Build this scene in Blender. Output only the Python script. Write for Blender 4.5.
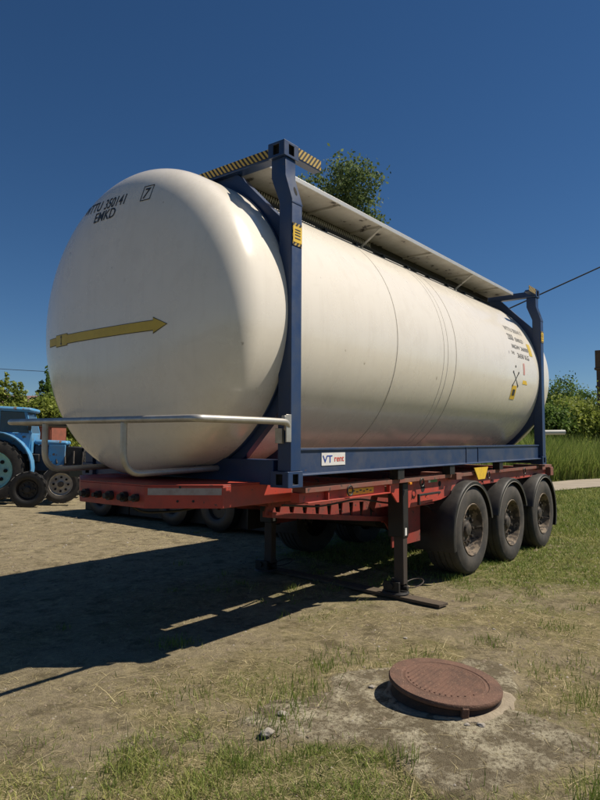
import bpy, bmesh, math, random
import numpy as np
from mathutils import Vector, Matrix, noise
from math import sin, cos, pi, radians, sqrt, atan2

random.seed(7)
rng = np.random.default_rng(7)
scene = bpy.context.scene
for o in list(bpy.data.objects):
    bpy.data.objects.remove(o)
COL = scene.collection

# ------------------------------------------------------------ camera
F_PX = 630.89
CAM = Vector((-3.5361, -2.8535, 1.5258))
yaw, pitch, roll = 0.6607, 0.0612, 0.0049
fw = Vector((cos(pitch)*cos(yaw), cos(pitch)*sin(yaw), sin(pitch)))
rt0 = fw.cross(Vector((0, 0, 1))).normalized()
up0 = rt0.cross(fw)
rt = rt0*cos(roll) + up0*sin(roll)
up = -rt0*sin(roll) + up0*cos(roll)
cam_data = bpy.data.cameras.new("camera")
cam = bpy.data.objects.new("camera", cam_data)
COL.objects.link(cam)
M = Matrix((rt, up, -fw)).transposed().to_4x4()
M.translation = CAM
cam.matrix_world = M
cam_data.sensor_fit = 'VERTICAL'
cam_data.sensor_height = 24.0
cam_data.lens = 24.0*F_PX/800.0
cam_data.clip_start = 0.05
cam_data.clip_end = 3000
scene.camera = cam

# ------------------------------------------------------------ world and sun
SUN_DIR = Vector((0.57, -0.55, 1.0)).normalized()     # towards the sun
elev = math.asin(SUN_DIR.z)
world = bpy.data.worlds.new("World")
scene.world = world
world.use_nodes = True
wn = world.node_tree
wn.nodes.clear()
wo = wn.nodes.new('ShaderNodeOutputWorld')
wb = wn.nodes.new('ShaderNodeBackground')
sky = wn.nodes.new('ShaderNodeTexSky')
sky.sky_type = 'NISHITA'
sky.sun_disc = False
sky.sun_elevation = elev
sky.sun_rotation = atan2(SUN_DIR.x, SUN_DIR.y)
sky.altitude = 1500
sky.air_density = 1.0
sky.dust_density = 0.0
sky.ozone_density = 6.0
wb.inputs['Strength'].default_value = 0.053
hsv = wn.nodes.new('ShaderNodeHueSaturation')      # camera rendering of the sky: richer blue
hsv.inputs['Saturation'].default_value = 1.14
hsv.inputs['Value'].default_value = 1.0
wn.links.new(sky.outputs[0], hsv.inputs['Color'])
wn.links.new(hsv.outputs[0], wb.inputs[0])
wn.links.new(wb.outputs[0], wo.inputs[0])

sun_data = bpy.data.lights.new("sun", 'SUN')
sun_data.energy = 5.0
sun_data.angle = radians(0.55)
sun_data.color = (1.0, 0.91, 0.77)
sun = bpy.data.objects.new("sun", sun_data)
COL.objects.link(sun)
sun.rotation_euler = (-SUN_DIR).to_track_quat('-Z', 'Y').to_euler()
sun.location = (10, -10, 20)

scene.view_settings.view_transform = 'Standard'
scene.view_settings.look = 'None'
scene.view_settings.gamma = 1.0
scene.view_settings.exposure = 0.27
scene.render.engine = 'CYCLES'

# ------------------------------------------------------------ materials
MATS = {}
def mat(name, color, rough=0.6, metal=0.0, dirt=None, dirt_amt=0.3, scale=6.0, bump=0.0, bscale=60.0,
        coat=0.0, spots=None, spot_scale=25.0, spot_lim=0.62, spec=0.5, stretch=None, streak=None):
    """painted / worn surface: base colour, a soft dirt cloud, hard edged spots, fine relief"""
    if name in MATS:
        return MATS[name]
    m = bpy.data.materials.new(name)
    m.use_nodes = True
    nt = m.node_tree
    b = nt.nodes['Principled BSDF']
    b.inputs['Roughness'].default_value = rough
    b.inputs['Metallic'].default_value = metal
    b.inputs['Coat Weight'].default_value = coat
    b.inputs['Coat Roughness'].default_value = 0.12
    b.inputs['Specular IOR Level'].default_value = spec
    tc = nt.nodes.new('ShaderNodeTexCoord')
    src = tc.outputs['Object']
    if stretch:
        mp = nt.nodes.new('ShaderNodeMapping')
        mp.inputs['Scale'].default_value = stretch
        nt.links.new(src, mp.inputs[0])
        src = mp.outputs[0]
    col = None
    c4 = (*color, 1)
    n1 = nt.nodes.new('ShaderNodeTexNoise')
    n1.inputs['Scale'].default_value = scale
    n1.inputs['Detail'].default_value = 8
    n1.inputs['Roughness'].default_value = 0.65
    nt.links.new(src, n1.inputs['Vector'])
    mx = nt.nodes.new('ShaderNodeMix'); mx.data_type = 'RGBA'
    d = dirt if dirt else tuple(c*0.7 for c in color)
    mx.inputs[6].default_value = c4
    mx.inputs[7].default_value = (*d, 1)
    mr = nt.nodes.new('ShaderNodeMapRange')
    mr.inputs[1].default_value = 0.4; mr.inputs[2].default_value = 0.75
    mr.inputs[3].default_value = 0.0; mr.inputs[4].default_value = dirt_amt
    nt.links.new(n1.outputs['Fac'], mr.inputs[0])
    nt.links.new(mr.outputs[0], mx.inputs[0])
    out = mx.outputs[2]
    if spots:
        n2 = nt.nodes.new('ShaderNodeTexNoise')
        n2.inputs['Scale'].default_value = spot_scale
        n2.inputs['Detail'].default_value = 6
        nt.links.new(src, n2.inputs['Vector'])
        r2 = nt.nodes.new('ShaderNodeMapRange')
        r2.inputs[1].default_value = spot_lim; r2.inputs[2].default_value = spot_lim+0.04
        nt.links.new(n2.outputs['Fac'], r2.inputs[0])
        m2 = nt.nodes.new('ShaderNodeMix'); m2.data_type = 'RGBA'
        nt.links.new(r2.outputs[0], m2.inputs[0])
        nt.links.new(out, m2.inputs[6])
        m2.inputs[7].default_value = (*spots, 1)
        out = m2.outputs[2]
    if streak:
        mp2 = nt.nodes.new('ShaderNodeMapping'); mp2.inputs['Scale'].default_value = (4.5, 4.5, 0.45)
        nt.links.new(tc.outputs['Object'], mp2.inputs[0])
        n4 = nt.nodes.new('ShaderNodeTexNoise'); n4.inputs['Scale'].default_value = 3.2; n4.inputs['Detail'].default_value = 9; n4.inputs['Roughness'].default_value = 0.7
        nt.links.new(mp2.outputs[0], n4.inputs['Vector'])
        r4 = nt.nodes.new('ShaderNodeMapRange'); r4.inputs[1].default_value = 0.50; r4.inputs[2].default_value = 0.72; r4.inputs[4].default_value = 0.16
        nt.links.new(n4.outputs['Fac'], r4.inputs[0])
        m4 = nt.nodes.new('ShaderNodeMix'); m4.data_type = 'RGBA'; nt.links.new(r4.outputs[0], m4.inputs[0]); nt.links.new(out, m4.inputs[6]); m4.inputs[7].default_value = (*streak, 1)
        n5 = nt.nodes.new('ShaderNodeTexNoise'); n5.inputs['Scale'].default_value = 3.0; n5.inputs['Detail'].default_value = 4
        n5.inputs['Distortion'].default_value = 1.5
        nt.links.new(tc.outputs['Object'], n5.inputs['Vector'])
        r5 = nt.nodes.new('ShaderNodeMapRange'); r5.inputs[1].default_value = 0.56; r5.inputs[2].default_value = 0.60; r5.inputs[4].default_value = 0.07
        nt.links.new(n5.outputs['Fac'], r5.inputs[0])
        m5 = nt.nodes.new('ShaderNodeMix'); m5.data_type = 'RGBA'; nt.links.new(r5.outputs[0], m5.inputs[0]); nt.links.new(m4.outputs[2], m5.inputs[6]); m5.inputs[7].default_value = (*streak, 1)
        out = m5.outputs[2]
    nt.links.new(out, b.inputs['Base Color'])
    rr = nt.nodes.new('ShaderNodeMapRange')
    rr.inputs[1].default_value = 0.3; rr.inputs[2].default_value = 0.8
    rr.inputs[3].default_value = max(0.03, rough-0.06); rr.inputs[4].default_value = min(1, rough+0.15)
    nt.links.new(n1.outputs['Fac'], rr.inputs[0])
    nt.links.new(rr.outputs[0], b.inputs['Roughness'])
    if bump > 0:
        n3 = nt.nodes.new('ShaderNodeTexNoise')
        n3.inputs['Scale'].default_value = bscale
        n3.inputs['Detail'].default_value = 5
        nt.links.new(src, n3.inputs['Vector'])
        bp = nt.nodes.new('ShaderNodeBump')
        bp.inputs['Strength'].default_value = bump
        bp.inputs['Distance'].default_value = 0.01
        nt.links.new(n3.outputs['Fac'], bp.inputs['Height'])
        nt.links.new(bp.outputs[0], b.inputs['Normal'])
    MATS[name] = m
    return m

WHITE = mat('tank_white', (0.82, 0.765, 0.675), 0.25, dirt=(0.64, 0.58, 0.49), dirt_amt=0.35, scale=1.6, coat=0.3,
            spots=(0.40, 0.35, 0.29), spot_scale=9, spot_lim=0.73, bump=0.03, bscale=2.2, streak=(0.50, 0.43, 0.34))
BLUE = mat('frame_blue', (0.014, 0.039, 0.112), 0.42, dirt=(0.045, 0.06, 0.085), dirt_amt=0.6, scale=5, spots=(0.10, 0.055, 0.035), spot_scale=30, spot_lim=0.70, bump=0.06, bscale=25)
BLUED = mat('rail_blue', (0.014, 0.038, 0.105), 0.48, dirt=(0.09, 0.095, 0.11), dirt_amt=0.6, scale=4, spots=(0.1, 0.055, 0.035), spot_scale=40, spot_lim=0.69, bump=0.06, bscale=25)
RED = mat('chassis_red', (0.46, 0.055, 0.035), 0.5, dirt=(0.17, 0.06, 0.045), dirt_amt=0.75, scale=5, spots=(0.08, 0.05, 0.04), spot_scale=28, spot_lim=0.66, bump=0.05, bscale=40)
REDD = mat('chassis_red_dusty', (0.22, 0.07, 0.05), 0.7, dirt=(0.17, 0.12, 0.085), dirt_amt=0.9, scale=6, spots=(0.06, 0.045, 0.04), spot_scale=25, spot_lim=0.63)
REDM = mat('chassis_red_shaded_beam', (0.27, 0.042, 0.030), 0.65, dirt=(0.09, 0.05, 0.04), dirt_amt=0.85, scale=6, spots=(0.05, 0.035, 0.03), spot_scale=25, spot_lim=0.62)  # darker copy of the chassis red, underside shade put into the colour
BLACK = mat('black_plastic', (0.014, 0.013, 0.013), 0.5, dirt=(0.055, 0.048, 0.040), dirt_amt=0.55, scale=6, bump=0.05, bscale=80)
DARK = mat('dark_metal', (0.010, 0.010, 0.010), 0.55, dirt=(0.035, 0.026, 0.02), dirt_amt=0.5, scale=9, bump=0.1, bscale=40)
HOLE = mat('dark_recess', (0.008, 0.008, 0.009), 0.9, dirt_amt=0.1)
RUBBER = mat('tyre_rubber', (0.034, 0.032, 0.030), 0.8, dirt=(0.12, 0.10, 0.08), dirt_amt=0.65, scale=5, bump=0.12, bscale=70)
RIM = mat('rim_dusty', (0.24, 0.185, 0.13), 0.75, dirt=(0.07, 0.05, 0.038), dirt_amt=1.0, scale=7, spots=(0.06, 0.046, 0.035), spot_scale=18, spot_lim=0.50, bump=0.1, bscale=50)
HUBM = mat('hub_metal', (0.040, 0.036, 0.032), 0.6, metal=0.2, dirt=(0.16, 0.12, 0.09), dirt_amt=0.7, scale=14)
ALU = mat('walkway_aluminium', (0.46, 0.44, 0.40), 0.6, metal=0.05, dirt=(0.24, 0.205, 0.165), dirt_amt=0.8, scale=4, spots=(0.06, 0.052, 0.045), spot_scale=8, spot_lim=0.635, bump=0.08, bscale=60)
ALUL = mat('bright_aluminium', (0.62, 0.61, 0.58), 0.4, metal=0.4, dirt=(0.35, 0.32, 0.28), dirt_amt=0.5, scale=8)
GALV = mat('galvanised_tube', (0.50, 0.48, 0.44), 0.38, metal=0.55, dirt=(0.26, 0.23, 0.19), dirt_amt=0.7, scale=9, bump=0.04, bscale=90)
RUSTLEG = mat('rusty_steel', (0.055, 0.042, 0.034), 0.65, metal=0.2, dirt=(0.05, 0.04, 0.035), dirt_amt=0.8, scale=12, bump=0.2, bscale=60)
CASTIRON = mat('rusted_cast_iron', (0.150, 0.078, 0.052), 0.85, dirt=(0.075, 0.048, 0.037), dirt_amt=0.9, scale=9, spots=(0.20, 0.115, 0.075), spot_scale=60, spot_lim=0.6, bump=0.6, bscale=140)
CONC = mat('weathered_concrete', (0.30, 0.25, 0.18), 0.9, dirt=(0.15, 0.12, 0.085), dirt_amt=0.9, scale=7, spots=(0.10, 0.08, 0.055), spot_scale=14, spot_lim=0.6, bump=0.8, bscale=60)
PLANK = mat('old_plank', (0.10, 0.075, 0.05), 0.85, dirt=(0.04, 0.03, 0.022), dirt_amt=0.9, scale=6, bump=0.4, bscale=40, stretch=(6, 0.7, 6))
YEL = mat('yellow_sticker', (0.80, 0.52, 0.03), 0.55, dirt=(0.35, 0.24, 0.06), dirt_amt=0.6, scale=18)
YELD = mat('yellow_decal', (0.60, 0.43, 0.05), 0.5, dirt=(0.42, 0.30, 0.08), dirt_amt=0.6, scale=8)
ORANGE = mat('amber_lamp', (0.75, 0.28, 0.02), 0.3, dirt_amt=0.1)
INK = mat('black_lettering', (0.03, 0.03, 0.03), 0.5, dirt=(0.09, 0.09, 0.085), dirt_amt=0.6, scale=30)
INKB = mat('blue_lettering', (0.02, 0.06, 0.32), 0.5, dirt_amt=0.1)
INKR = mat('red_lettering', (0.6, 0.08, 0.05), 0.5, dirt_amt=0.1)
PLATE = mat('white_plate', (0.72, 0.71, 0.69), 0.45, dirt=(0.5, 0.47, 0.42), dirt_amt=0.4, scale=12)
REFL = mat('reflective_plate', (0.36, 0.31, 0.29), 0.4, dirt=(0.22, 0.13, 0.11), dirt_amt=0.7, scale=16)
GREEN = mat('green_sticker', (0.06, 0.28, 0.08), 0.5, dirt_amt=0.2)
SEAM = mat('seam_sealant', (0.42, 0.39, 0.34), 0.6, dirt_amt=0.3)
SEAML = mat('faint_seam', (0.62, 0.585, 0.53), 0.5, dirt_amt=0.3)
TBLUE = mat('tractor_blue', (0.06, 0.26, 0.50), 0.55, dirt=(0.15, 0.22, 0.28), dirt_amt=0.8, scale=3.5, spots=(0.12, 0.08, 0.06), spot_scale=9, spot_lim=0.62)
TTEAL = mat('wheel_teal', (0.30, 0.62, 0.60), 0.5, dirt=(0.24, 0.30, 0.26), dirt_amt=0.6, scale=6)
TGLASS = mat('tractor_glass', (0.035, 0.06, 0.08), 0.12, dirt=(0.1, 0.12, 0.12), dirt_amt=0.3, scale=5)
RIMW = mat('rim_white', (0.55, 0.50, 0.42), 0.6, dirt=(0.24, 0.18, 0.12), dirt_amt=0.8, scale=12)
RUSTBOX = mat('rust_red_steel', (0.26, 0.075, 0.045), 0.8, dirt=(0.14, 0.06, 0.04), dirt_amt=0.8, scale=6)
DGREEN = mat('dark_green_paint', (0.025, 0.035, 0.022), 0.7, dirt=(0.06, 0.05, 0.035), dirt_amt=0.7, scale=6)
BARK = mat('tree_bark', (0.10, 0.075, 0.055), 0.9, dirt=(0.05, 0.04, 0.03), dirt_amt=0.8, scale=8, bump=0.5, bscale=20)
BRICKW = mat('chimney_brick', (0.16, 0.10, 0.075), 0.9, dirt=(0.08, 0.06, 0.05), dirt_amt=0.8, scale=4, bump=0.4, bscale=12)
ROOFM = mat('roof_red', (0.24, 0.14, 0.11), 0.85, dirt=(0.2, 0.15, 0.13), dirt_amt=0.6, scale=2)
WALLP = mat('pale_render', (0.5, 0.46, 0.4), 0.9, dirt_amt=0.3, scale=2)
WIREM = mat('cable', (0.03, 0.03, 0.035), 0.6, dirt_amt=0.1)
PATHM = mat('sandy_path', (0.34, 0.29, 0.23), 0.95, dirt=(0.22, 0.19, 0.14), dirt_amt=0.8, scale=1.2, bump=0.4, bscale=20)
STONE = mat('field_stone', (0.34, 0.31, 0.27), 0.9, dirt=(0.18, 0.15, 0.12), dirt_amt=0.8, scale=20, bump=0.4, bscale=60)

def stripe_mat():
    m = bpy.data.materials.new('hazard_stripes'); m.use_nodes = True
    nt = m.node_tree; b = nt.nodes['Principled BSDF']; b.inputs['Roughness'].default_value = 0.5
    tc = nt.nodes.new('ShaderNodeTexCoord'); sp = nt.nodes.new('ShaderNodeSeparateXYZ')
    nt.links.new(tc.outputs['Object'], sp.inputs[0])
    def math_(op, a, bb):
        n = nt.nodes.new('ShaderNodeMath'); n.operation = op
        for i, v in enumerate((a, bb)):
            if isinstance(v, (int, float)): n.inputs[i].default_value = v
            else: nt.links.new(v, n.inputs[i])
        return n.outputs[0]
    s = math_('ADD', sp.outputs[0], sp.outputs[1])
    s = math_('SUBTRACT', s, math_('MULTIPLY', sp.outputs[2], 0.8))
    s = math_('MULTIPLY', s, 24.0)
    s = math_('FRACT', s, 0)
    s = math_('GREATER_THAN', s, 0.5)
    nz = nt.nodes.new('ShaderNodeTexNoise'); nz.inputs['Scale'].default_value = 25
    mx = nt.nodes.new('ShaderNodeMix'); mx.data_type = 'RGBA'
    mx.inputs[6].default_value = (0.02, 0.02, 0.02, 1); mx.inputs[7].default_value = (0.62, 0.42, 0.09, 1)
    nt.links.new(s, mx.inputs[0])
    m2 = nt.nodes.new('ShaderNodeMix'); m2.data_type = 'RGBA'; m2.blend_type = 'MULTIPLY'; m2.inputs[0].default_value = 0.5
    nt.links.new(mx.outputs[2], m2.inputs[6]); nt.links.new(nz.outputs['Color'], m2.inputs[7])
    nt.links.new(m2.outputs[2], b.inputs['Base Color'])
    return m
STRIPE = stripe_mat()

def leaf_mat(name, c0, c1, c2, trans=0.42):
    m = bpy.data.materials.new(name); m.use_nodes = True
    nt = m.node_tree; b = nt.nodes['Principled BSDF']
    b.inputs['Roughness'].default_value = 0.65
    b.inputs['Specular IOR Level'].default_value = 0.25
    at = nt.nodes.new('ShaderNodeAttribute'); at.attribute_name = 'tone'
    r = nt.nodes.new('ShaderNodeValToRGB')
    r.color_ramp.elements[0].color = (*c0, 1); r.color_ramp.elements[1].color = (*c2, 1)
    e = r.color_ramp.elements.new(0.5); e.color = (*c1, 1)
    nt.links.new(at.outputs['Fac'], r.inputs[0])
    nt.links.new(r.outputs[0], b.inputs['Base Color'])
    tr = nt.nodes.new('ShaderNodeBsdfTranslucent'); nt.links.new(r.outputs[0], tr.inputs[0])
    ms = nt.nodes.new('ShaderNodeMixShader'); ms.inputs[0].default_value = trans
    out = nt.nodes['Material Output']
    nt.links.new(b.outputs[0], ms.inputs[1]); nt.links.new(tr.outputs[0], ms.inputs[2])
    nt.links.new(ms.outputs[0], out.inputs[0])
    return m
LEAF_A = leaf_mat('broadleaf_leaves', (0.045, 0.09, 0.020), (0.11, 0.18, 0.040), (0.20, 0.28, 0.065))
LEAF_B = leaf_mat('yellow_green_leaves', (0.12, 0.16, 0.03), (0.23, 0.28, 0.05), (0.36, 0.40, 0.10))
LEAF_C = leaf_mat('grey_green_leaves', (0.06, 0.10, 0.04), (0.13, 0.18, 0.07), (0.22, 0.28, 0.12))
GRASSM = leaf_mat('grass_blades', (0.085, 0.135, 0.025), (0.18, 0.25, 0.048), (0.38, 0.37, 0.12), 0.3)
STRAWM = leaf_mat('dry_straw', (0.17, 0.135, 0.065), (0.36, 0.30, 0.155), (0.62, 0.53, 0.31), 0.15)

# ------------------------------------------------------------ mesh helpers
class MB:
    def __init__(s): s.v = []; s.f = []; s.sm = []
    def add(s, vs, fs, smooth=False):
        n = len(s.v); s.v += [tuple(v) for v in vs]
        s.f += [tuple(i+n for i in f) for f in fs]; s.sm += [smooth]*len(fs); return s
    def box(s, x0, x1, y0, y1, z0, z1):
        vs = [(x, y, z) for x in (x0, x1) for y in (y0, y1) for z in (z0, z1)]
        return s.add(vs, [(0, 1, 3, 2), (4, 6, 7, 5), (0, 4, 5, 1), (2, 3, 7, 6), (0, 2, 6, 4), (1, 5, 7, 3)])
    def prism(s, pts, axis, a, b):
        """pts: 2D polygon; axis 0 -> (y,z) extruded in x, 1 -> (x,z) in y, 2 -> (x,y) in z"""
        def mk(p, t):
            return (t, p[0], p[1]) if axis == 0 else (p[0], t, p[1]) if axis == 1 else (p[0], p[1], t)
        n = len(pts); vs = [mk(p, a) for p in pts] + [mk(p, b) for p in pts]
        fs = [tuple(range(n))[::-1], tuple(range(n, 2*n))] + [(i, (i+1) % n, n+(i+1) % n, n+i) for i in range(n)]
        return s.add(vs, fs)
    def lathe(s, prof, o, axis, seg=48, closed=False, smooth=True):
        """prof: list of (t along axis, r)"""
        A = Vector(axis).normalized(); o = Vector(o)
        U = A.orthogonal().normalized(); W = A.cross(U)
        vs = []; m = len(prof)
        for k in range(seg):
            a = 2*pi*k/seg; d = U*cos(a)+W*sin(a)
            for t, r in prof: vs.append(o+A*t+d*r)
        fs = []
        rngm = m if closed else m-1
        for k in range(seg):
            k2 = (k+1) % seg
            for i in range(rngm):
                j = (i+1) % m
                fs.append((k*m+i, k2*m+i, k2*m+j, k*m+j))
        return s.add(vs, fs, smooth)
    def cyl(s, a, b, r, seg=20, r2=None):
        a = Vector(a); b = Vector(b); L = (b-a).length; r2 = r if r2 is None else r2
        s.lathe([(0, 0), (0, r)], a, b-a, seg, smooth=False)
        s.lathe([(0, r), (L, r2)], a, b-a, seg)
        s.lathe([(L, r2), (L, 0)], a, b-a, seg, smooth=False)
        return s
    def tube(s, pts, r, seg=12, caps=True):
        pts = [Vector(p) for p in pts]; n = len(pts); rings = []
        T0 = (pts[1]-pts[0]).normalized(); N = T0.orthogonal().normalized(); vs = []
        for i, p in enumerate(pts):
            T = (pts[min(i+1, n-1)]-pts[max(i-1, 0)]).normalized()
            N = (N - T*N.dot(T)).normalized(); B = T.cross(N)
            rr = r[i] if isinstance(r, (list, tuple)) else r
            for k in range(seg):
                a = 2*pi*k/seg; vs.append(p+(N*cos(a)+B*sin(a))*rr)
        fs = [(i*seg+k, i*seg+(k+1) % seg, (i+1)*seg+(k+1) % seg, (i+1)*seg+k) for i in range(n-1) for k in range(seg)]
        if caps: fs += [tuple(range(seg))[::-1], tuple((n-1)*seg+k for k in range(seg))]
        return s.add(vs, fs, True)
    def build(s, name, m, parent=None, bevel=0.0, loc=None, recalc=True):
        me = bpy.data.meshes.new(name)
        me.from_pydata(s.v, [], s.f)
        me.polygons.foreach_set('use_smooth', s.sm)
        if recalc:
            bm = bmesh.new(); bm.from_mesh(me)
            bmesh.ops.remove_doubles(bm, verts=bm.verts, dist=1e-6)
            bmesh.ops.recalc_face_normals(bm, faces=bm.faces); bm.to_mesh(me); bm.free()
        me.set_sharp_from_angle(angle=radians(38))
        me.materials.append(m)
        o = bpy.data.objects.new(name, me); COL.objects.link(o)
        if loc: o.location = loc
        if parent: o.parent = parent
        if bevel:
            bv = o.modifiers.new('bevel', 'BEVEL'); bv.width = bevel; bv.segments = 2; bv.limit_method = 'ANGLE'; bv.angle_limit = radians(40)
        return o

def fillet(pts, r, n=6):
    pts = [Vector(p) for p in pts]; out = [pts[0]]
    for i in range(1, len(pts)-1):
        a = (pts[i-1]-pts[i]).normalized(); b = (pts[i+1]-pts[i]).normalized()
        p0 = pts[i]+a*r; p1 = pts[i]+b*r
        for k in range(n+1):
            t = k/n; out.append(p0*(1-t)**2 + pts[i]*2*t*(1-t) + p1*t*t)
    out.append(pts[-1]); return out

def tag(o, label=None, cat=None, group=None, kind=None):
    if label: o['label'] = label
    if cat: o['category'] = cat
    if group: o['group'] = group
    if kind: o['kind'] = kind
    return o
def thing(name, label, cat, loc=(0, 0, 0), rz=0.0, group=None):
    o = bpy.data.objects.new(name, None); COL.objects.link(o)
    o.empty_display_size = 0.2
    o.location = loc; o.rotation_euler = (0, 0, rz)
    return tag(o, label, cat, group)
def copy_part(o, parent, loc=None, rot=None):
    c = o.copy(); COL.objects.link(c); c.parent = parent
    if loc is not None: c.location = loc
    if rot is not None: c.rotation_euler = rot
    for ch in [x for x in bpy.data.objects if x.parent == o]:
        d = ch.copy(); COL.objects.link(d); d.parent = c
    return c

def text_mesh(txt, size, shear=0.0, sx=1.0):
    cu = bpy.data.curves.new('t', 'FONT'); cu.body = txt; cu.size = size; cu.shear = shear; cu.resolution_u = 3
    cu.offset = size*0.012
    ob = bpy.data.objects.new('t', cu); COL.objects.link(ob)
    dg = bpy.context.evaluated_depsgraph_get()
    me = bpy.data.meshes.new_from_object(ob.evaluated_get(dg))
    bpy.data.objects.remove(ob)
    v = [(p.co.x*sx, p.co.y) for p in me.vertices]; f = [tuple(p.vertices) for p in me.polygons]
    w = max(x for x, y in v) if v else 0
    return v, f, w
def decal(name, vf, fn, m, parent, **k):
    b = MB(); b.add([fn(x, y) for x, y in vf[0]], vf[1]); o = b.build(name, m, parent, recalc=False); return o
def grid2(x0, x1, y0, y1, nx, ny):
    v = [(x0+(x1-x0)*i/nx, y0+(y1-y0)*j/ny) for j in range(ny+1) for i in range(nx+1)]
    f = [(j*(nx+1)+i, j*(nx+1)+i+1, (j+1)*(nx+1)+i+1, (j+1)*(nx+1)+i) for j in range(ny) for i in range(nx)]
    return v, f

# ------------------------------------------------------------ ground
def vnoise(x, y, s, seed=0):
    x = np.asarray(x)/s+seed*17.3; y = np.asarray(y)/s+seed*9.1
    xi = np.floor(x).astype(np.int64); yi = np.floor(y).astype(np.int64); fx = x-xi; fy = y-yi
    def h(a, b):
        n = (a*374761393 + b*668265263 + seed*144665) & 0xffffffff
        n = ((n ^ (n >> 13))*1274126177) & 0xffffffff
        return ((n ^ (n >> 16)) & 0xffff)/65535.0
    fx = fx*fx*(3-2*fx); fy = fy*fy*(3-2*fy)
    return (h(xi, yi)*(1-fx)+h(xi+1, yi)*fx)*(1-fy)+(h(xi, yi+1)*(1-fx)+h(xi+1, yi+1)*fx)*fy
def fbm(x, y, s, seed=0, oct=4):
    r = 0; a = 0.5; t = 0
    for i in range(oct): r = r+a*vnoise(x, y, s/2**i, seed+i); t += a; a *= 0.55
    return r/t
def sstep(a, b, x): t = np.clip((x-a)/(b-a), 0, 1); return t*t*(3-2*t)

MH = (0.0, -1.20)             # manhole centre
def slab_mask(x, y):
    a = np.arctan2(y-MH[1]+0.0, x-MH[0]+0.25); d = np.hypot(x-MH[0]+0.25, y-MH[1]+0.0)
    R = 0.78+0.16*np.sin(a*3+1.0)+0.12*np.sin(a*5+2)+0.25*(fbm(x, y, 0.35, 5)-0.5)
    return 1-sstep(-0.05, 0.05, d-R)
def gheight(x, y):
    x = np.asarray(x, float); y = np.asarray(y, float)
    z = 0.05*(fbm(x, y, 2.2, 3)-0.5)+0.022*(fbm(x, y, 0.35, 11)-0.5)
    d = np.hypot(x-1, y)
    z = z + 0.25*(fbm(x, y, 25, 21)-0.5)*sstep(12, 40, d)
    z = z - 0.13*np.exp(-((x-5.0)**2+(y-11.2)**2)/3.0)
    z = z + 0.03*slab_mask(x, y)
    for wx, zo in ((3.34, 0.018), (4.61, -0.030), (5.92, -0.030)):
        k = np.exp(-((x-wx)**2+(y-0.2)**2)/0.2); z = z*(1-k)+zo*k
    return z
def green(x, y):
    """0 bare soil, 1 thick green grass"""
    n = fbm(x, y, 1.6, 31); n2 = fbm(x, y, 0.5, 41)
    g = 0.20+0*x
    right = sstep(2.0, 4.2, x+0.25*y+1.3*(n-0.5))*sstep(6.5, 4.5, y-0.28*x)
    g = g+0.62*right
    far = sstep(12, 18, np.hypot(x, y))*sstep(7, 2, y-0.35*x)
    g = g+0.5*far
    fore = np.exp(-(((x+1.2)/0.9)**2+((y+0.45)/0.8)**2))
    g = g+0.50*fore*sstep(0.34, 0.56, fbm(x, y, 0.45, 143))+0.10*fore
    bare = sstep(1.8, 3.6, y-0.25*(n-0.5)) * sstep(9, 6, x) * sstep(40, 22, y)
    g = g*(1-0.9*bare)
    under = np.exp(-(((y-0.9)/1.3)**2)) * sstep(1.5, 0.0, x)
    g = g*(1-0.85*under)
    mid = np.exp(-(((x-0.7)/1.1)**2+((y+0.3)/0.45)**2)); g = g*(1-0.6*mid)
    g = g+0.55*(n-0.5)+0.5*(n2-0.5)
    g = g*(1-0.95*slab_mask(x, y))
    return np.clip(g, 0, 1)

def litter(x, y):
    d_ = 0.30+0.75*sstep(0.36, 0.62, fbm(x, y, 0.7, 91))+0.35*(fbm(x, y, 0.2, 95)-0.5)
    d_ = d_*(1-0.80*slab_mask(x, y))*(1-0.93*sstep(1.2, 2.6, y)*sstep(9, 6, x))*(1-0.45*sstep(3.5, 5, x))
    d_ = d_*(1-0.75*np.exp(-(((y-0.9)/0.9)**2))*sstep(3, 1, x))*(1-0.6*np.exp(-(((x-0.7)/1.0)**2+((y+0.25)/0.40)**2)))
    return np.clip(d_, 0, 1)
def axis_pts(c, near, step, far, n):
    a = np.arange(-near, near+1e-6, step)
    g = near*np.exp(np.linspace(0, math.log(far/near), n+1))[1:]
    return c+np.concatenate([-g[::-1], a, g])
gx = axis_pts(1.5, 5.0, 0.045, 1500, 60); gy = axis_pts(0.0, 3.6, 0.045, 1500, 60)
X, Y = np.meshgrid(gx, gy); Z = gheight(X, Y)
gv = np.stack([X.ravel(), Y.ravel(), Z.ravel()], 1)
nx, ny = len(gx), len(gy)
i, j = np.meshgrid(np.arange(nx-1), np.arange(ny-1)); k = (j*nx+i).ravel()
gf = np.stack([k, k+1, k+1+nx, k+nx], 1)
def np_mesh(name, v, f, m, attrs=None, smooth=False):
    me = bpy.data.meshes.new(name)
    me.vertices.add(len(v)); me.vertices.foreach_set('co', v.astype(np.float32).ravel())
    nf, c = f.shape
    me.loops.add(nf*c); me.loops.foreach_set('vertex_index', f.astype(np.int32).ravel())
    me.polygons.add(nf); me.polygons.foreach_set('loop_start', np.arange(0, nf*c, c, dtype=np.int32))
    me.polygons.foreach_set('loop_total', np.full(nf, c, dtype=np.int32))
    if smooth: me.polygons.foreach_set('use_smooth', np.ones(nf, bool))
    me.update(calc_edges=True)
    for n_, a in (attrs or {}).items():
        at = me.attributes.new(n_, 'FLOAT', 'POINT'); at.data.foreach_set('value', a.astype(np.float32))
    me.materials.append(m)
    o = bpy.data.objects.new(name, me); COL.objects.link(o); return o

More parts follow.
